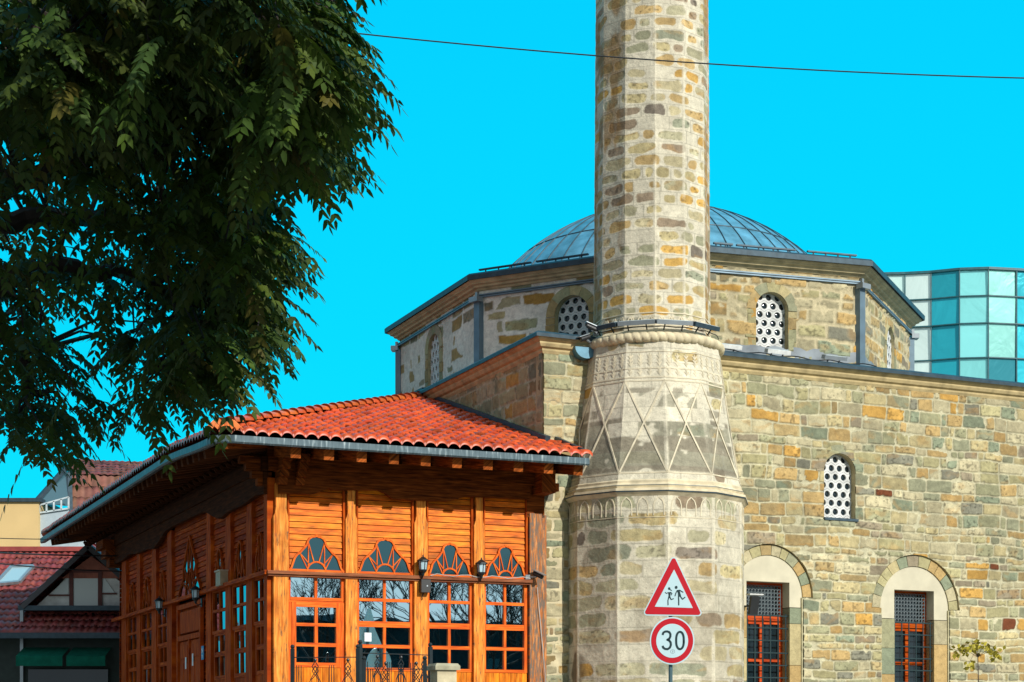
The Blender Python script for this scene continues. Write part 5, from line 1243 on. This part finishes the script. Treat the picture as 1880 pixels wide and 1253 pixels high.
for i in range(9):
    c = tints[i]; b = MB()
    for j in range(7):
        k = random.Random(i * 17 + j); f_ = k.uniform(.82, 1.12); cc_ = tuple(min(1, x * f_) for x in c)
        if i == 5 and j == 3: cc_ = (.03, .25, .3)
        e = Vector((0, k.uniform(-.03, .03), 0))
        b.add([pl_[i] + Vector((0, 0, zlev[j + 1])), pl_[i + 1] + Vector((0, 0, zlev[j + 1])), pl_[i + 1] + e + Vector((0, 0, zlev[j])), pl_[i] + e + Vector((0, 0, zlev[j]))], [(0, 1, 2, 3)], None, cc_)
    if not gm:
        m, n, b_ = newmat('mirror_glass'); b_.inputs['Metallic'].default_value = .35; b_.inputs['Roughness'].default_value = .18
        aa = n.nodes.new('ShaderNodeAttribute'); aa.attribute_name = 'Tint'; tcc = n.nodes.new('ShaderNodeTexCoord'); nzz = n.nodes.new('ShaderNodeTexNoise'); nzz.inputs['Scale'].default_value = .55; nzz.inputs['Detail'].default_value = 3; nzz.inputs['Distortion'].default_value = 1.5
        n.links.new(tcc.outputs['Object'], nzz.inputs['Vector']); bpp = n.nodes.new('ShaderNodeBump'); bpp.inputs['Strength'].default_value = .12; bpp.inputs['Distance'].default_value = .4
        n.links.new(nzz.outputs['Fac'], bpp.inputs['Height']); n.links.new(bpp.outputs[0], b_.inputs['Normal'])
        n.links.new(aa.outputs['Color'], b_.inputs['Base Color']); gm['m'] = m
    b.build('glass_panes', gm['m'], gb_)
b = MB()
for z in zlev[:-1]:
    for i in range(9): b.bar(pl_[i] + Vector((0, -.06, z)), pl_[i + 1] + Vector((0, -.06, z)), .1, .045 if z < ztop else .1)
for p in pl_: b.bar(p + Vector((0, -.06, 0)), p + Vector((0, -.06, ztop)), .045, .045)
b.build('mullions', simple('teal_mullion', (.02, .11, .13), .5), gb_)
b = MB(); back = Vector((0, 14, 0))
for i in range(9): b.add([pl_[i] + Vector((0, 0, ztop)), pl_[i + 1] + Vector((0, 0, ztop)), pl_[i + 1] + back + Vector((0, 0, ztop)), pl_[i] + back + Vector((0, 0, ztop))], [(0, 1, 2, 3)])
b.add([pl_[0], pl_[0] + back, pl_[0] + back + Vector((0, 0, ztop)), pl_[0] + Vector((0, 0, ztop))], [(0, 1, 2, 3)]); b.add([pl_[9], pl_[9] + back, pl_[9] + back + Vector((0, 0, ztop)), pl_[9] + Vector((0, 0, ztop))], [(0, 1, 2, 3)])
b.build('roof', M_GREYMETAL, gb_)

# ================================================================== LEFT HOUSES
H1 = empty('red_roof_house', at(60, HY, 47) - Vector((0, 0, CH)), 'low house with dark red metal tile roof, gabled dormer and green awning', 'house')
YE, YR = 46.0, 49.6
ze = CH + (HY - 1163) * YE / F; zr = CH + (HY - 1012) * YR / F
xl, xr = at(-150, HY, YE).x, at(262, HY, YE).x
slope = (zr - ze) / (YR - YE)
Ls = math.hypot(YR - YE, zr - ze)
def fh1(S, T): k = T / Ls; return xl + S + 0 * T, YE + (YR - YE) * k, ze + (zr - ze) * k
tiles('roof_tiles', fh1, xr - xl, Ls, lambda S, T: S > -1, .17, .30, M_TILE2, H1, hgt=.035, flat=True, seed=12, nsub=6)
b = MB(); b.add([(xl, YR, zr), (xr, YR, zr), (xr, YR + 4, ze), (xl, YR + 4, ze)], [(0, 1, 2, 3)]); b.build('rear_roof', M_TILE2, H1)
b = MB(); b.bar((xl, YR, zr + .05), (xr, YR, zr + .05), .2, .12); b.build('ridge', M_TILE2, H1)
b = MB(); b.box(((xl + xr) / 2, YE + 2.8, (ze - .1) / 2), (xr - xl) / 2 - .1, 2.3, (ze - .1) / 2); b.build('wall', simple('dark_wall', (.03, .045, .04), .8), H1)
b = MB(); b.bar((xl, YE - .05, ze - .06), (xr, YE - .05, ze - .06), .14, .14); b.build('gutter', M_LEADEDGE, H1)
fr = Frame((0, YE + .35), (1, 0), (0, -1))
for x0, x1 in ((35, 120), (127, 198)):
    a0, a1 = at(x0, 0, YE).x, at(x1, 0, YE).x; z0, z1 = CH + (HY - 1224) * YE / F, CH + (HY - 1206) * YE / F
    b = MB(); b.add([(a0, YE - .3, z0), (a1, YE - .3, z0), (a1, YE - .3, z1), (a0, YE - .3, z1), (a0, YE + .45, z1 + .25), (a1, YE + .45, z1 + .25)], [(0, 1, 2, 3), (3, 2, 5, 4)]); b.build('awning', simple('green_canvas', (.006, .13, .085), .8, spec=.1), H1)
b = MB(); b.box((at(118, 0, YE).x, YE + .42, CH + (HY - 1243) * YE / F), 1.0, .03, .2); b.build('shop_window', M_DGLASS, H1)
b = MB(); b.box((at(32, 0, YE).x, YE + .42, CH + (HY - 1200) * YE / F), .04, .04, 1.2); b.build('post', M_GREYMETAL, H1)
# dormer
yd = YE + .75; ap = at(168, 1010, yd); bl = at(42, 1122, yd); brt = at(262, 1090, yd); zbase = CH + (HY - 1117) * yd / F
ap_r = at(262, 1090, yd)
slopeL = (ap.z - bl.z) / (ap.x - bl.x); brx = ap.x + (ap.z - zbase) / slopeL
A_ = Vector((ap.x, yd, ap.z)); Bl = Vector((ap.x - (ap.z - zbase) / slopeL, yd, zbase)); Br = Vector((brx, yd, zbase)); bk = Vector((0, 3.2, 0))
def dslope(name, P, Q):
    L = (P - Q).length; d = (P - Q).normalized(); s0 = Q - Vector((0, .35, 0)) + d * -.1
    def f(S, T): return s0.x + d.x * T + 0 * S, s0.y + S + 0 * T, s0.z + d.z * T + 0 * S + .1
    tiles(name, f, 3.4, L + .1, lambda S, T: S > -1, .17, .3, M_TILE2, H1, hgt=.035, flat=True, seed=14, nsub=5)
dslope('dormer_roof', A_, Bl); dslope('dormer_roof', A_, Br)
b = MB()
for Q in (Bl, Br): b.bar(Q - Vector((0, .38, 0)), A_ - Vector((0, .38, 0)) + Vector((0, 0, .05)), .07, .13, Vector((0, 0, 1)))
b.build('barge_board', simple('dark_barge', (.06, .06, .065), .6), H1)
fd = Frame((0, yd), (1, 0), (0, -1))
b = MB(); b.prism([(Bl.x + .2, zbase), (Br.x - .2, zbase), (A_.x, A_.z - .15)], fd, -2, 0); dm = b.build('dormer_wall', simple('grey_render', (.80, .80, .76), .8), H1)
b = MB(); b.prism([(A_.x - .75, A_.z - .72), (A_.x + .75, A_.z - .72), (A_.x, A_.z - .16)], fd, 0, .03); b.build('gable_panel', simple('salmon_panel', (.42, .13, .08), .7), dm)
pz = lambda y: CH + (HY - y) * yd / F; pxx = lambda x: (x - CX) * yd / F
b = MB(); b.prism([(pxx(92), pz(1094)), (pxx(126), pz(1094)), (pxx(126), pz(1055))], fd, 0, .02); b.prism([(pxx(136), pz(1115)), (pxx(180), pz(1115)), (pxx(180), pz(1052)), (pxx(136), pz(1052))], fd, 0, .02); b.prism([(pxx(188), pz(1090)), (pxx(212), pz(1090)), (pxx(190), pz(1058))], fd, 0, .02); b.build('glass', glass_mat('dormer_glass', (.5, .55, .5), .1, 1.8), dm)
b = MB(); R = lambda x0, y0, x1, y1: b.prism([(pxx(x0), pz(y1)), (pxx(x1), pz(y1)), (pxx(x1), pz(y0)), (pxx(x0), pz(y0))], fd, .02, .06)
R(128, 1050, 135, 1116); R(181, 1050, 188, 1116); R(135, 1047, 181, 1052); R(90, 1092, 128, 1095); R(188, 1089, 215, 1092)
b.build('window_frame', simple('dark_red_frame', (.13, .03, .02), .6), dm)
b = MB(); b.bar(Bl + Vector((-.1, -.2, -.02)), Br + Vector((.1, -.2, -.02)), .35, .12); b.build('sill_flashing', M_LEADEDGE, H1)
# roof window
b = MB(); n_ = Vector((0, -(zr - ze), YR - YE)).normalized(); sA = lambda px, py: None
def onroof(px, py, lift=.0):
    # intersect the view ray with the roof plane
    d = Vector(((px - CX) / F, 1, (HY - py) / F)); t_ = ((ze - CH) - slope * YE) / (d.z - slope); return Vector((0, 0, CH)) + d * t_ + n_ * lift
cs = [onroof(-8, 1078, .08), onroof(36, 1074, .08), onroof(62, 1045, .08), onroof(22, 1046, .08)]
b.add(cs, [(0, 1, 2, 3)]); sk = b.build('roof_window', glass_mat('skylight_glass', (.3, .45, .5), .1, 1.8), H1)
b = MB()
for i in range(4): b.bar(cs[i], cs[(i + 1) % 4], .08, .08, n_)
b.build('window_frame', M_GREYMETAL, sk)
# cream building far left, and the block with brown mansard
H2 = empty('cream_building', at(20, HY, 59.8) - Vector((0, 0, CH)), 'plain cream rendered building at the far left edge behind the red roof', 'building')
z2 = CH + (HY - 922) * 59.8 / F; x0, x1 = at(-200, 0, 59.8).x, at(71, 0, 59.8).x
b = MB(); b.box(((x0 + x1) / 2, 62.8, z2 / 2), (x1 - x0) / 2, 3, z2 / 2); b.build('wall', simple('cream_render', C(228, 196, 136, .8), .85, noise=.08, scale=1), H2)
b = MB(); b.box(((x0 + x1) / 2, 62.8, z2 + .06), (x1 - x0) / 2 + .1, 3.1, .06); b.build('roof_edge', M_LEADEDGE, H2)
H3 = empty('mansard_house', at(170, HY, 60) - Vector((0, 0, CH)), 'grey house with brown tiled mansard roof and glazed balcony gable', 'house')
y3 = 60.0; P3 = lambda px, py, d=0: at(px, py, y3 + d)
A1, B1, C1, D1 = P3(129, 845, 2.5), P3(330, 852, 2.5), P3(330, 876, 1.0), P3(131, 870, 1.0)
def quadfn(p, q, r_, s_):      # p bottom-left, q bottom-right, r top-right, s top-left
    L = (q - p).length; W = (s_ - p).length
    def f(S, T):
        a_ = np.clip(S / L, 0, 1.0); t_ = np.clip(T / W, 0, 1)
        c = [(1 - a_) * (1 - t_) * p[k] + a_ * (1 - t_) * q[k] + a_ * t_ * r_[k] + (1 - a_) * t_ * s_[k] for k in range(3)]
        return c[0], c[1], c[2]
    return f, L, W
f, L, W = quadfn(D1, C1, B1, A1); tiles('upper_roof', f, L, W, lambda S, T: S > -1, .2, .3, M_TILE3, H3, hgt=.03, flat=True, seed=3, nsub=4)
E1, F1 = P3(128, 955, .3), P3(330, 960, .3)
f, L, W = quadfn(E1, F1, C1, D1); tiles('mansard_roof', f, L, W, lambda S, T: S > -1, .24, .42, simple('rust_roof_tile', (.26, .10, .06), .6, noise=.2, tintattr=True), H3, hgt=.04, flat=True, seed=4, nsub=4)
b = MB(); zt3 = P3(130, 955).z; b.box(((P3(70, 0).x + P3(330, 0).x) / 2, y3 + 3, zt3 / 2), (P3(330, 0).x - P3(70, 0).x) / 2, 2.6, zt3 / 2)
b.build('wall', simple('pale_blue_render', (.42, .50, .54), .8, noise=.08), H3)
b = MB(); b.add([P3(128, 960, .5), P3(330, 965, .5), P3(330, 868, 1.4), P3(331, 853, 3), P3(130, 846, 3), P3(130, 864, 1.4)], [(0, 1, 2, 5), (5, 2, 3, 4)]); b.build('roof_underlay', M_TILE3, H3)
b = MB(); b.add([P3(64, 924, .2), P3(127, 930, .2), P3(127, 870, 1.0), P3(118, 862, 1.2)], [(0, 1, 2, 3)]); b.build('gable_glass', glass_mat('gable_glass', (.05, .12, .15), .1, 2.0), H3)
b = MB(); b.bar(P3(62, 926, .1), P3(120, 860, 1.1), .14, .14); b.bar(P3(128, 868, .9), P3(130, 958, .1), .14, .12); b.build('roof_edge', M_LEADEDGE, H3)
b = MB(); b.add([P3(72, 942, 0), P3(126, 934, 0), P3(127, 1010, 0), P3(72, 1015, 0)], [(0, 1, 2, 3)]); b.build('balcony_wall', simple('pale_panel', (.38, .46, .5), .7, noise=.1), H3)
b = MB()
b.bar(P3(72, 928, -.05), P3(126, 913, -.05), .05, .05); b.bar(P3(72, 942, -.05), P3(126, 934, -.05), .05, .05)
for k in range(5): f_ = k / 4; b.bar(P3(72 + 54 * f_, 928 - 15 * f_, -.05), P3(72 + 54 * f_, 942 - 8 * f_, -.05), .05, .05)
b.build('balcony_rail', simple('pale_rail', (.5, .58, .6), .5), H3)

# ================================================================== OVERHEAD WIRES
def wire(p, q, sag, r, label):
    b = MB(); b.tube([p.lerp(q, k / 30) - Vector((0, 0, sag * 4 * (k / 30) * (1 - k / 30))) for k in range(31)], r, 5); o = b.build('overhead_wire', M_BLACK); tag(o, label, 'wire'); return o
wire(at(-150, -44, 22), at(2050, 147, 24), .265, .009, 'single dark wire crossing the sky in front of the minaret')
wire(at(-60, 1012, 40), at(330, 1020, 44), .05, .018, 'dark wire running just above the red roofed house')
wire(at(-60, 1028, 40), at(330, 1048, 44), .1, .014, 'second thin wire lower across the dormer of the red house')
wire(at(-60, 986, 40), at(130, 990, 44), .02, .010, 'thin faint wire in front of the cream building')

# ================================================================== TREES
def leaf_mat(name):
    m, n, b = newmat(name); b.inputs['Roughness'].default_value = .55; b.inputs['Specular IOR Level'].default_value = .25
    aa = n.nodes.new('ShaderNodeAttribute'); aa.attribute_name = 'Tint'
    n.links.new(aa.outputs['Color'], b.inputs['Base Color'])
    tr = n.nodes.new('ShaderNodeBsdfTranslucent'); n.links.new(aa.outputs['Color'], tr.inputs[0])
    mx = n.nodes.new('ShaderNodeMixShader'); mx.inputs[0].default_value = .3
    n.links.new(b.outputs[0], mx.inputs[1]); n.links.new(tr.outputs[0], mx.inputs[2]); n.links.new(mx.outputs[0], n.nodes['Material Output'].inputs[0]); return m
M_LEAF = leaf_mat('leaf'); M_BARK = simple('bark', (.028, .020, .015), .9, noise=.4, scale=8, bump=.5)
def leaves_mesh(name, bases, dirs, lens, parent, mat, scale=1.0, pairs=7, rs=RS, yellow=.03):
    n = len(bases); K = pairs * 2 + 1
    B = np.array(bases); D = np.array(dirs); D /= np.linalg.norm(D, axis=1)[:, None]; Ls = np.array(lens)
    up = np.array([0, 0, 1.0]); side = np.cross(D, up); side /= np.linalg.norm(side, axis=1)[:, None] + 1e-9
    V = np.zeros((n, K, 6, 3)); colr = np.zeros((n, K, 6, 3))
    g = np.array((.060, .095, .014)); base = g[None] * rs.uniform(.55, 1.35, (n, 1)) * np.stack([rs.uniform(.8, 1.2, n), rs.uniform(.9, 1.1, n), rs.uniform(.7, 1.5, n)], -1)
    yl = rs.rand(n) < yellow; base[yl] = np.array((.10, .09, .015)) * rs.uniform(.6, 1.2, (yl.sum(), 1))
    rach = []
    for k in range(K):
        j = k // 2; f = (j + 1.2) / (pairs + .8) if k < K - 1 else 1.0
        droop = .45 * f ** 2
        c = B + D * (Ls * f)[:, None] - up * (Ls * droop)[:, None]
        tang = D - up * (.9 * f); tang /= np.linalg.norm(tang, axis=1)[:, None]
        sg = -1 if k % 2 else 1
        if k < K - 1: d = side * sg * .8 + tang * .55 - up * .35
        else: d = tang.copy()
        d = d + rs.normal(0, .09, (n, 3)); d /= np.linalg.norm(d, axis=1)[:, None]
        l = Ls * (.235 if k < K - 1 else .22) * (1 - .45 * abs(f - .5)) * rs.uniform(.8, 1.15, n) * scale
        wv = np.cross(d, np.cross(tang, side * sg) + rs.normal(0, .25, (n, 3))); wv /= np.linalg.norm(wv, axis=1)[:, None] + 1e-9
        wd = l * .23
        lift = np.cross(wv, d) * (l * .05)[:, None]
        L1 = l[:, None]; W1 = wd[:, None]
        V[:, k, 0] = c; V[:, k, 1] = c + d * L1 * .28 + wv * W1 + lift; V[:, k, 2] = c + d * L1 * .62 + wv * W1 * .8 + lift - up * L1 * .03
        V[:, k, 3] = c + d * L1 - up * L1 * .12; V[:, k, 4] = c + d * L1 * .62 - wv * W1 * .8 + lift - up * L1 * .03; V[:, k, 5] = c + d * L1 * .28 - wv * W1 + lift
        colr[:, k] = (base * rs.uniform(.85, 1.15, (n, 1)))[:, None, :]
    Vf = V.reshape(-1, 3); q = np.arange(n * K)[:, None] * 6
    faces = np.concatenate([q + np.array([0, 1, 2, 3]), q + np.array([3, 4, 5, 0])], 0)
    # rachis as thin triangular blades
    me = bpy.data.meshes.new(name)
    R0 = B; R1 = B + D * (Ls * .5)[:, None] - up * (Ls * .1)[:, None]; R2 = B + D * Ls[:, None] - up * (Ls * .45)[:, None]
    wv = up[None] * .004
    RV = np.stack([R0 - wv, R1 - wv, R2, R1 + wv, R0 + wv, R0 + side * .006], 1).reshape(-1, 3); q2 = len(Vf) + np.arange(n)[:, None] * 6
    RF = np.concatenate([q2 + np.array([0, 1, 3, 4]), q2 + np.array([1, 2, 3, 3])], 0)
    tri = q2 + np.array([1, 2, 3]); quad2 = q2 + np.array([0, 1, 3, 4])
    allV = np.concatenate([Vf, RV]); allC = np.concatenate([colr.reshape(-1, 3), np.repeat(base * .8, 6, 0)])
    Q = np.concatenate([faces, quad2]); loops = np.concatenate([Q.ravel(), tri.ravel()])
    starts = np.concatenate([np.arange(len(Q)) * 4, len(Q) * 4 + np.arange(len(tri)) * 3])
    me.vertices.add(len(allV)); me.vertices.foreach_set('co', allV.astype(np.float32).ravel())
    me.loops.add(len(loops)); me.loops.foreach_set('vertex_index', loops.astype(np.int32))
    me.polygons.add(len(starts)); me.polygons.foreach_set('loop_start', starts.astype(np.int32))
    at_ = me.color_attributes.new('Tint', 'FLOAT_COLOR', 'POINT'); at_.data.foreach_set('color', np.hstack([allC, np.ones((len(allC), 1))]).astype(np.float32).ravel())
    me.materials.append(mat); me.update(calc_edges=True); me.validate()
    return link(name, me, parent)
TB = Vector((-6.2, 14.5, 0))
tree = empty('ash_leaved_tree', TB, 'large dark leafy tree with feathery compound leaves filling the upper left', 'tree')
#        px,  py,  rx,  ry, tips, dmin, dmax
clus = [(120, 60, 210, 130, 56, 10.5, 15), (380, 60, 220, 110, 56, 10.5, 15), (560, 90, 52, 85, 20, 11, 14.5), (592, 180, 55, 65, 15, 11.5, 14.5), (470, 215, 160, 90, 34, 11, 16), (200, 200, 230, 65, 22, 11, 15.5),
        (330, 300, 180, 70, 14, 12.5, 17), (550, 240, 58, 55, 13, 12, 15), (590, 270, 30, 30, 5, 13, 15), (110, 330, 130, 55, 5, 13, 17), (330, 395, 160, 75, 12, 13, 18), (445, 400, 85, 60, 17, 13, 17), (470, 475, 62, 48, 14, 13, 17), (170, 430, 170, 60, 8, 13, 18),
        (360, 500, 110, 60, 11, 14, 18), (40, 480, 60, 50, 4, 13, 18), (100, 545, 120, 40, 7, 14, 18), (240, 530, 80, 35, 4, 14, 18), (445, 560, 72, 50, 13, 14, 18), (420, 610, 70, 45, 11, 14, 18), (470, 630, 40, 25, 4, 14, 17), (350, 690, 75, 40, 9, 14, 18), (415, 690, 40, 35, 6, 14, 17), (300, 745, 45, 30, 4, 14, 17),
        (280, 640, 60, 25, 4, 14, 18), (90, 650, 80, 45, 8, 14, 18), (80, 735, 60, 50, 8, 14, 18), (75, 815, 40, 25, 4, 14.5, 17), (140, 760, 40, 35, 4, 14, 17), (-60, 500, 60, 250, 5, 13, 17), (-120, 100, 90, 200, 20, 11, 15), (350, -60, 300, 50, 30, 10.5, 15), (625, 100, 12, 40, 3, 13, 14)]
rs = np.random.RandomState(5); r = random.Random(9)
tips_ = []; low = []
for px, py, rx, ry, n, d0, d1 in clus:
    for _ in range(n):
        while True:
            x, y = r.uniform(-1, 1), r.uniform(-1, 1)
            if x * x + y * y < 1: break
        D = r.uniform(d0, d1); p = at(px + x * rx - 30, py + y * ry - 25, D); tips_.append(p); low.append(py > 300 and px < 400)
# extra crown tips added above the picture, unseen, to shade the visible leaves
for _ in range(250):
    Y = r.uniform(5.0, 13.5); X = r.uniform(-5.8, .6 + (12 - Y) * .1); Z = CH + .4 * Y + r.uniform(.7, 5.2); 
    tips_.append(Vector((X, Y, Z)))
for _ in range(70): tips_.append(Vector((r.uniform(-9.5, -4.8), r.uniform(9, 17), r.uniform(5, 10))))
# limbs
limbs = [[TB + Vector((0, 0, 3.2)), at(-60, 400, 14.5), at(60, 320, 14.3), at(200, 250, 14), at(350, 190, 13.6), at(520, 150, 13.3)],
         [TB + Vector((0, 0, 2.6)), at(-90, 560, 15), at(0, 520, 15), at(110, 490, 15.2), at(215, 500, 15.4), at(330, 560, 15.6), at(360, 640, 15.8)],
         [TB + Vector((0, 0, 3.0)), at(-60, 420, 15.4), at(80, 400, 15.6), at(220, 400, 15.6), at(350, 410, 15.6), at(470, 440, 15.4)],
         [TB + Vector((0, 0, 3.8)), at(-100, 200, 13), at(60, 80, 12.5), at(250, 20, 12), at(450, 0, 12), at(560, 60, 12.4)],
         [TB + Vector((0, 0, 2.2)), at(-80, 620, 16), at(-10, 590, 16), at(40, 640, 16), at(60, 720, 16)],
         [TB + Vector((0, 0, 4.2)), Vector((-5, 12, 6.5)), Vector((-3, 10, 7.4)), Vector((-1, 8.5, 7.6)), Vector((.6, 8, 7.7))],
         [TB + Vector((0, 0, 4)), Vector((-5.5, 11, 6)), Vector((-4, 8.5, 6.4)), Vector((-2.5, 7, 6.2))]]
b = MB(); samp = []
for L in limbs:
    pts = []
    for i in range(len(L) - 1):
        for k in range(5):
            f_ = k / 5; p = L[i].lerp(L[i + 1], f_) + Vector((r.uniform(-.04, .04), r.uniform(-.04, .04), r.uniform(-.04, .04))); pts.append(p)
    pts.append(L[-1]); n = len(pts); rad = [.11 * (1 - i / n) ** .8 + .012 for i in range(n)]
    b.tube(pts, rad, 8); samp += [(p, rd) for p, rd in zip(pts[3:], rad[3:])]
for p in tips_:
    q, rd = min(samp, key=lambda s: (s[0] - p).length_squared)
    d = (p - q).length
    if d > 2.2: continue
    mid = q.lerp(p, .5) + Vector((r.uniform(-.1, .1), r.uniform(-.1, .1), .12 * d)); b.tube([q, mid, p], [min(rd, .022), .012, .006], 5)
b.build('branches', M_BARK, tree)
b = MB(); b.tube([TB, TB + Vector((.1, 0, 1.5)), TB + Vector((0, .05, 3)), TB + Vector((-.1, 0, 4.6)), TB + Vector((-.2, 0, 7.5))], [.34, .26, .22, .17, .06], 14); b.build('trunk', M_BARK, tree, True)
B_, D_, L_ = [], [], []
for ip, p in enumerate(tips_):
    for k in range(5 if ip < len(low) and low[ip] else 7):
        an = r.uniform(0, 2 * math.pi); e = Vector((math.cos(an), math.sin(an), r.uniform(-.45, .25))) + Vector((.6, -.1, -.15))
        B_.append(p + Vector((r.uniform(-.1, .1), r.uniform(-.1, .1), r.uniform(-.08, .08)))); D_.append(e); L_.append(r.uniform(.34, .56))
leaves_mesh('foliage', B_, D_, L_, tree, M_LEAF, rs=rs, scale=.95, pairs=9)
# trees across the street (seen in the window reflections)
def far_tree(x, y, h, seed, label):
    t = empty('street_tree', (x, y, 0), label, 'tree', 'bare trees across the street'); rr = random.Random(seed); b = MB(); tp = []
    def grow(p, d, l, rd, dep):
        q = p + d * l; b.tube([p, p.lerp(q, .5) + Vector((rr.uniform(-.05, .05), rr.uniform(-.05, .05), 0)) * l, q], [rd, rd * .85, rd * .7], 5 if dep > 2 else 3, cap=False)
        if dep == 0: tp.append(q); return
        for _ in range(3 if dep > 1 else 4):
            e = (d + Vector((rr.uniform(-.75, .75), rr.uniform(-.75, .75), rr.uniform(-.15, .5)))).normalized()
            if q.z + l * .78 * e.z < h: grow(q, e, l * rr.uniform(.65, .82), rd * .62, dep - 1)
    grow(Vector((x, y, 0)), Vector((0, 0, 1)), h * .24, .12, 6); b.build('branches', M_BARK, t)
    return tp
for i, (x, y, h) in enumerate(((14.5, 17, 8.6), (18, 14.5, 8.2), (20, 12, 8.8), (23, 16, 9.2), (12.5, 13, 7.6), (26, 11, 9.5))): far_tree(x, y, h, i + 2, 'bare branched street tree standing outside the right of the picture')

ob = empty('shop_building', (30, 4, 0), 'low dark shop building across the street, right of the picture', 'building')
b = MB(); Xd = Vector((.6, .8, 0)); Yd = Vector((-.8, .6, 0)); b.box((33, 6, 2.6), 14, 3, 2.6, Xd, Yd); b.build('wall', simple('grey_green_render', (.02, .032, .034), .9, spec=.03), ob)
b = MB(); b.box((33, 6, 5.3), 14.3, 3.3, .12, Xd, Yd); b.build('roof', M_LEADEDGE, ob)
for k in range(9):
    b = MB(); c = Vector((33, 6, 2.8)) + Xd * (-12.5 + 3 * k) + Yd * 3.02; b.box(c, .9, .02, 1.1, Xd, Yd); b.build('window', M_DGLASS, ob)

# small floodlight on the wall at the minaret's right edge
fc_ = FM.P(FM.a(1384, .35), FM.z(1384, 1112, .35), .35)
t = empty('floodlight', fc_, 'small black floodlight with white top beside the left barred window', 'floodlight')
b = MB(); b.box(fc_, .09, .03, .17, FM.U, (FM.N + Vector((0, 0, -.25))).normalized(), (Vector((0, 0, 1)) + FM.N * .25).normalized()); b.build('housing', M_BLACK, t)
b = MB(); b.box(fc_ + Vector((0, 0, .20)) + FM.N * .03, .15, .07, .012, FM.U, FM.N); b.build('visor', M_WHITE, t)
b = MB(); b.bar(fc_ - FM.N * .03, fc_ - FM.N * .36 - FM.U * .05, .03, .03); b.build('bracket', M_IRON, t)
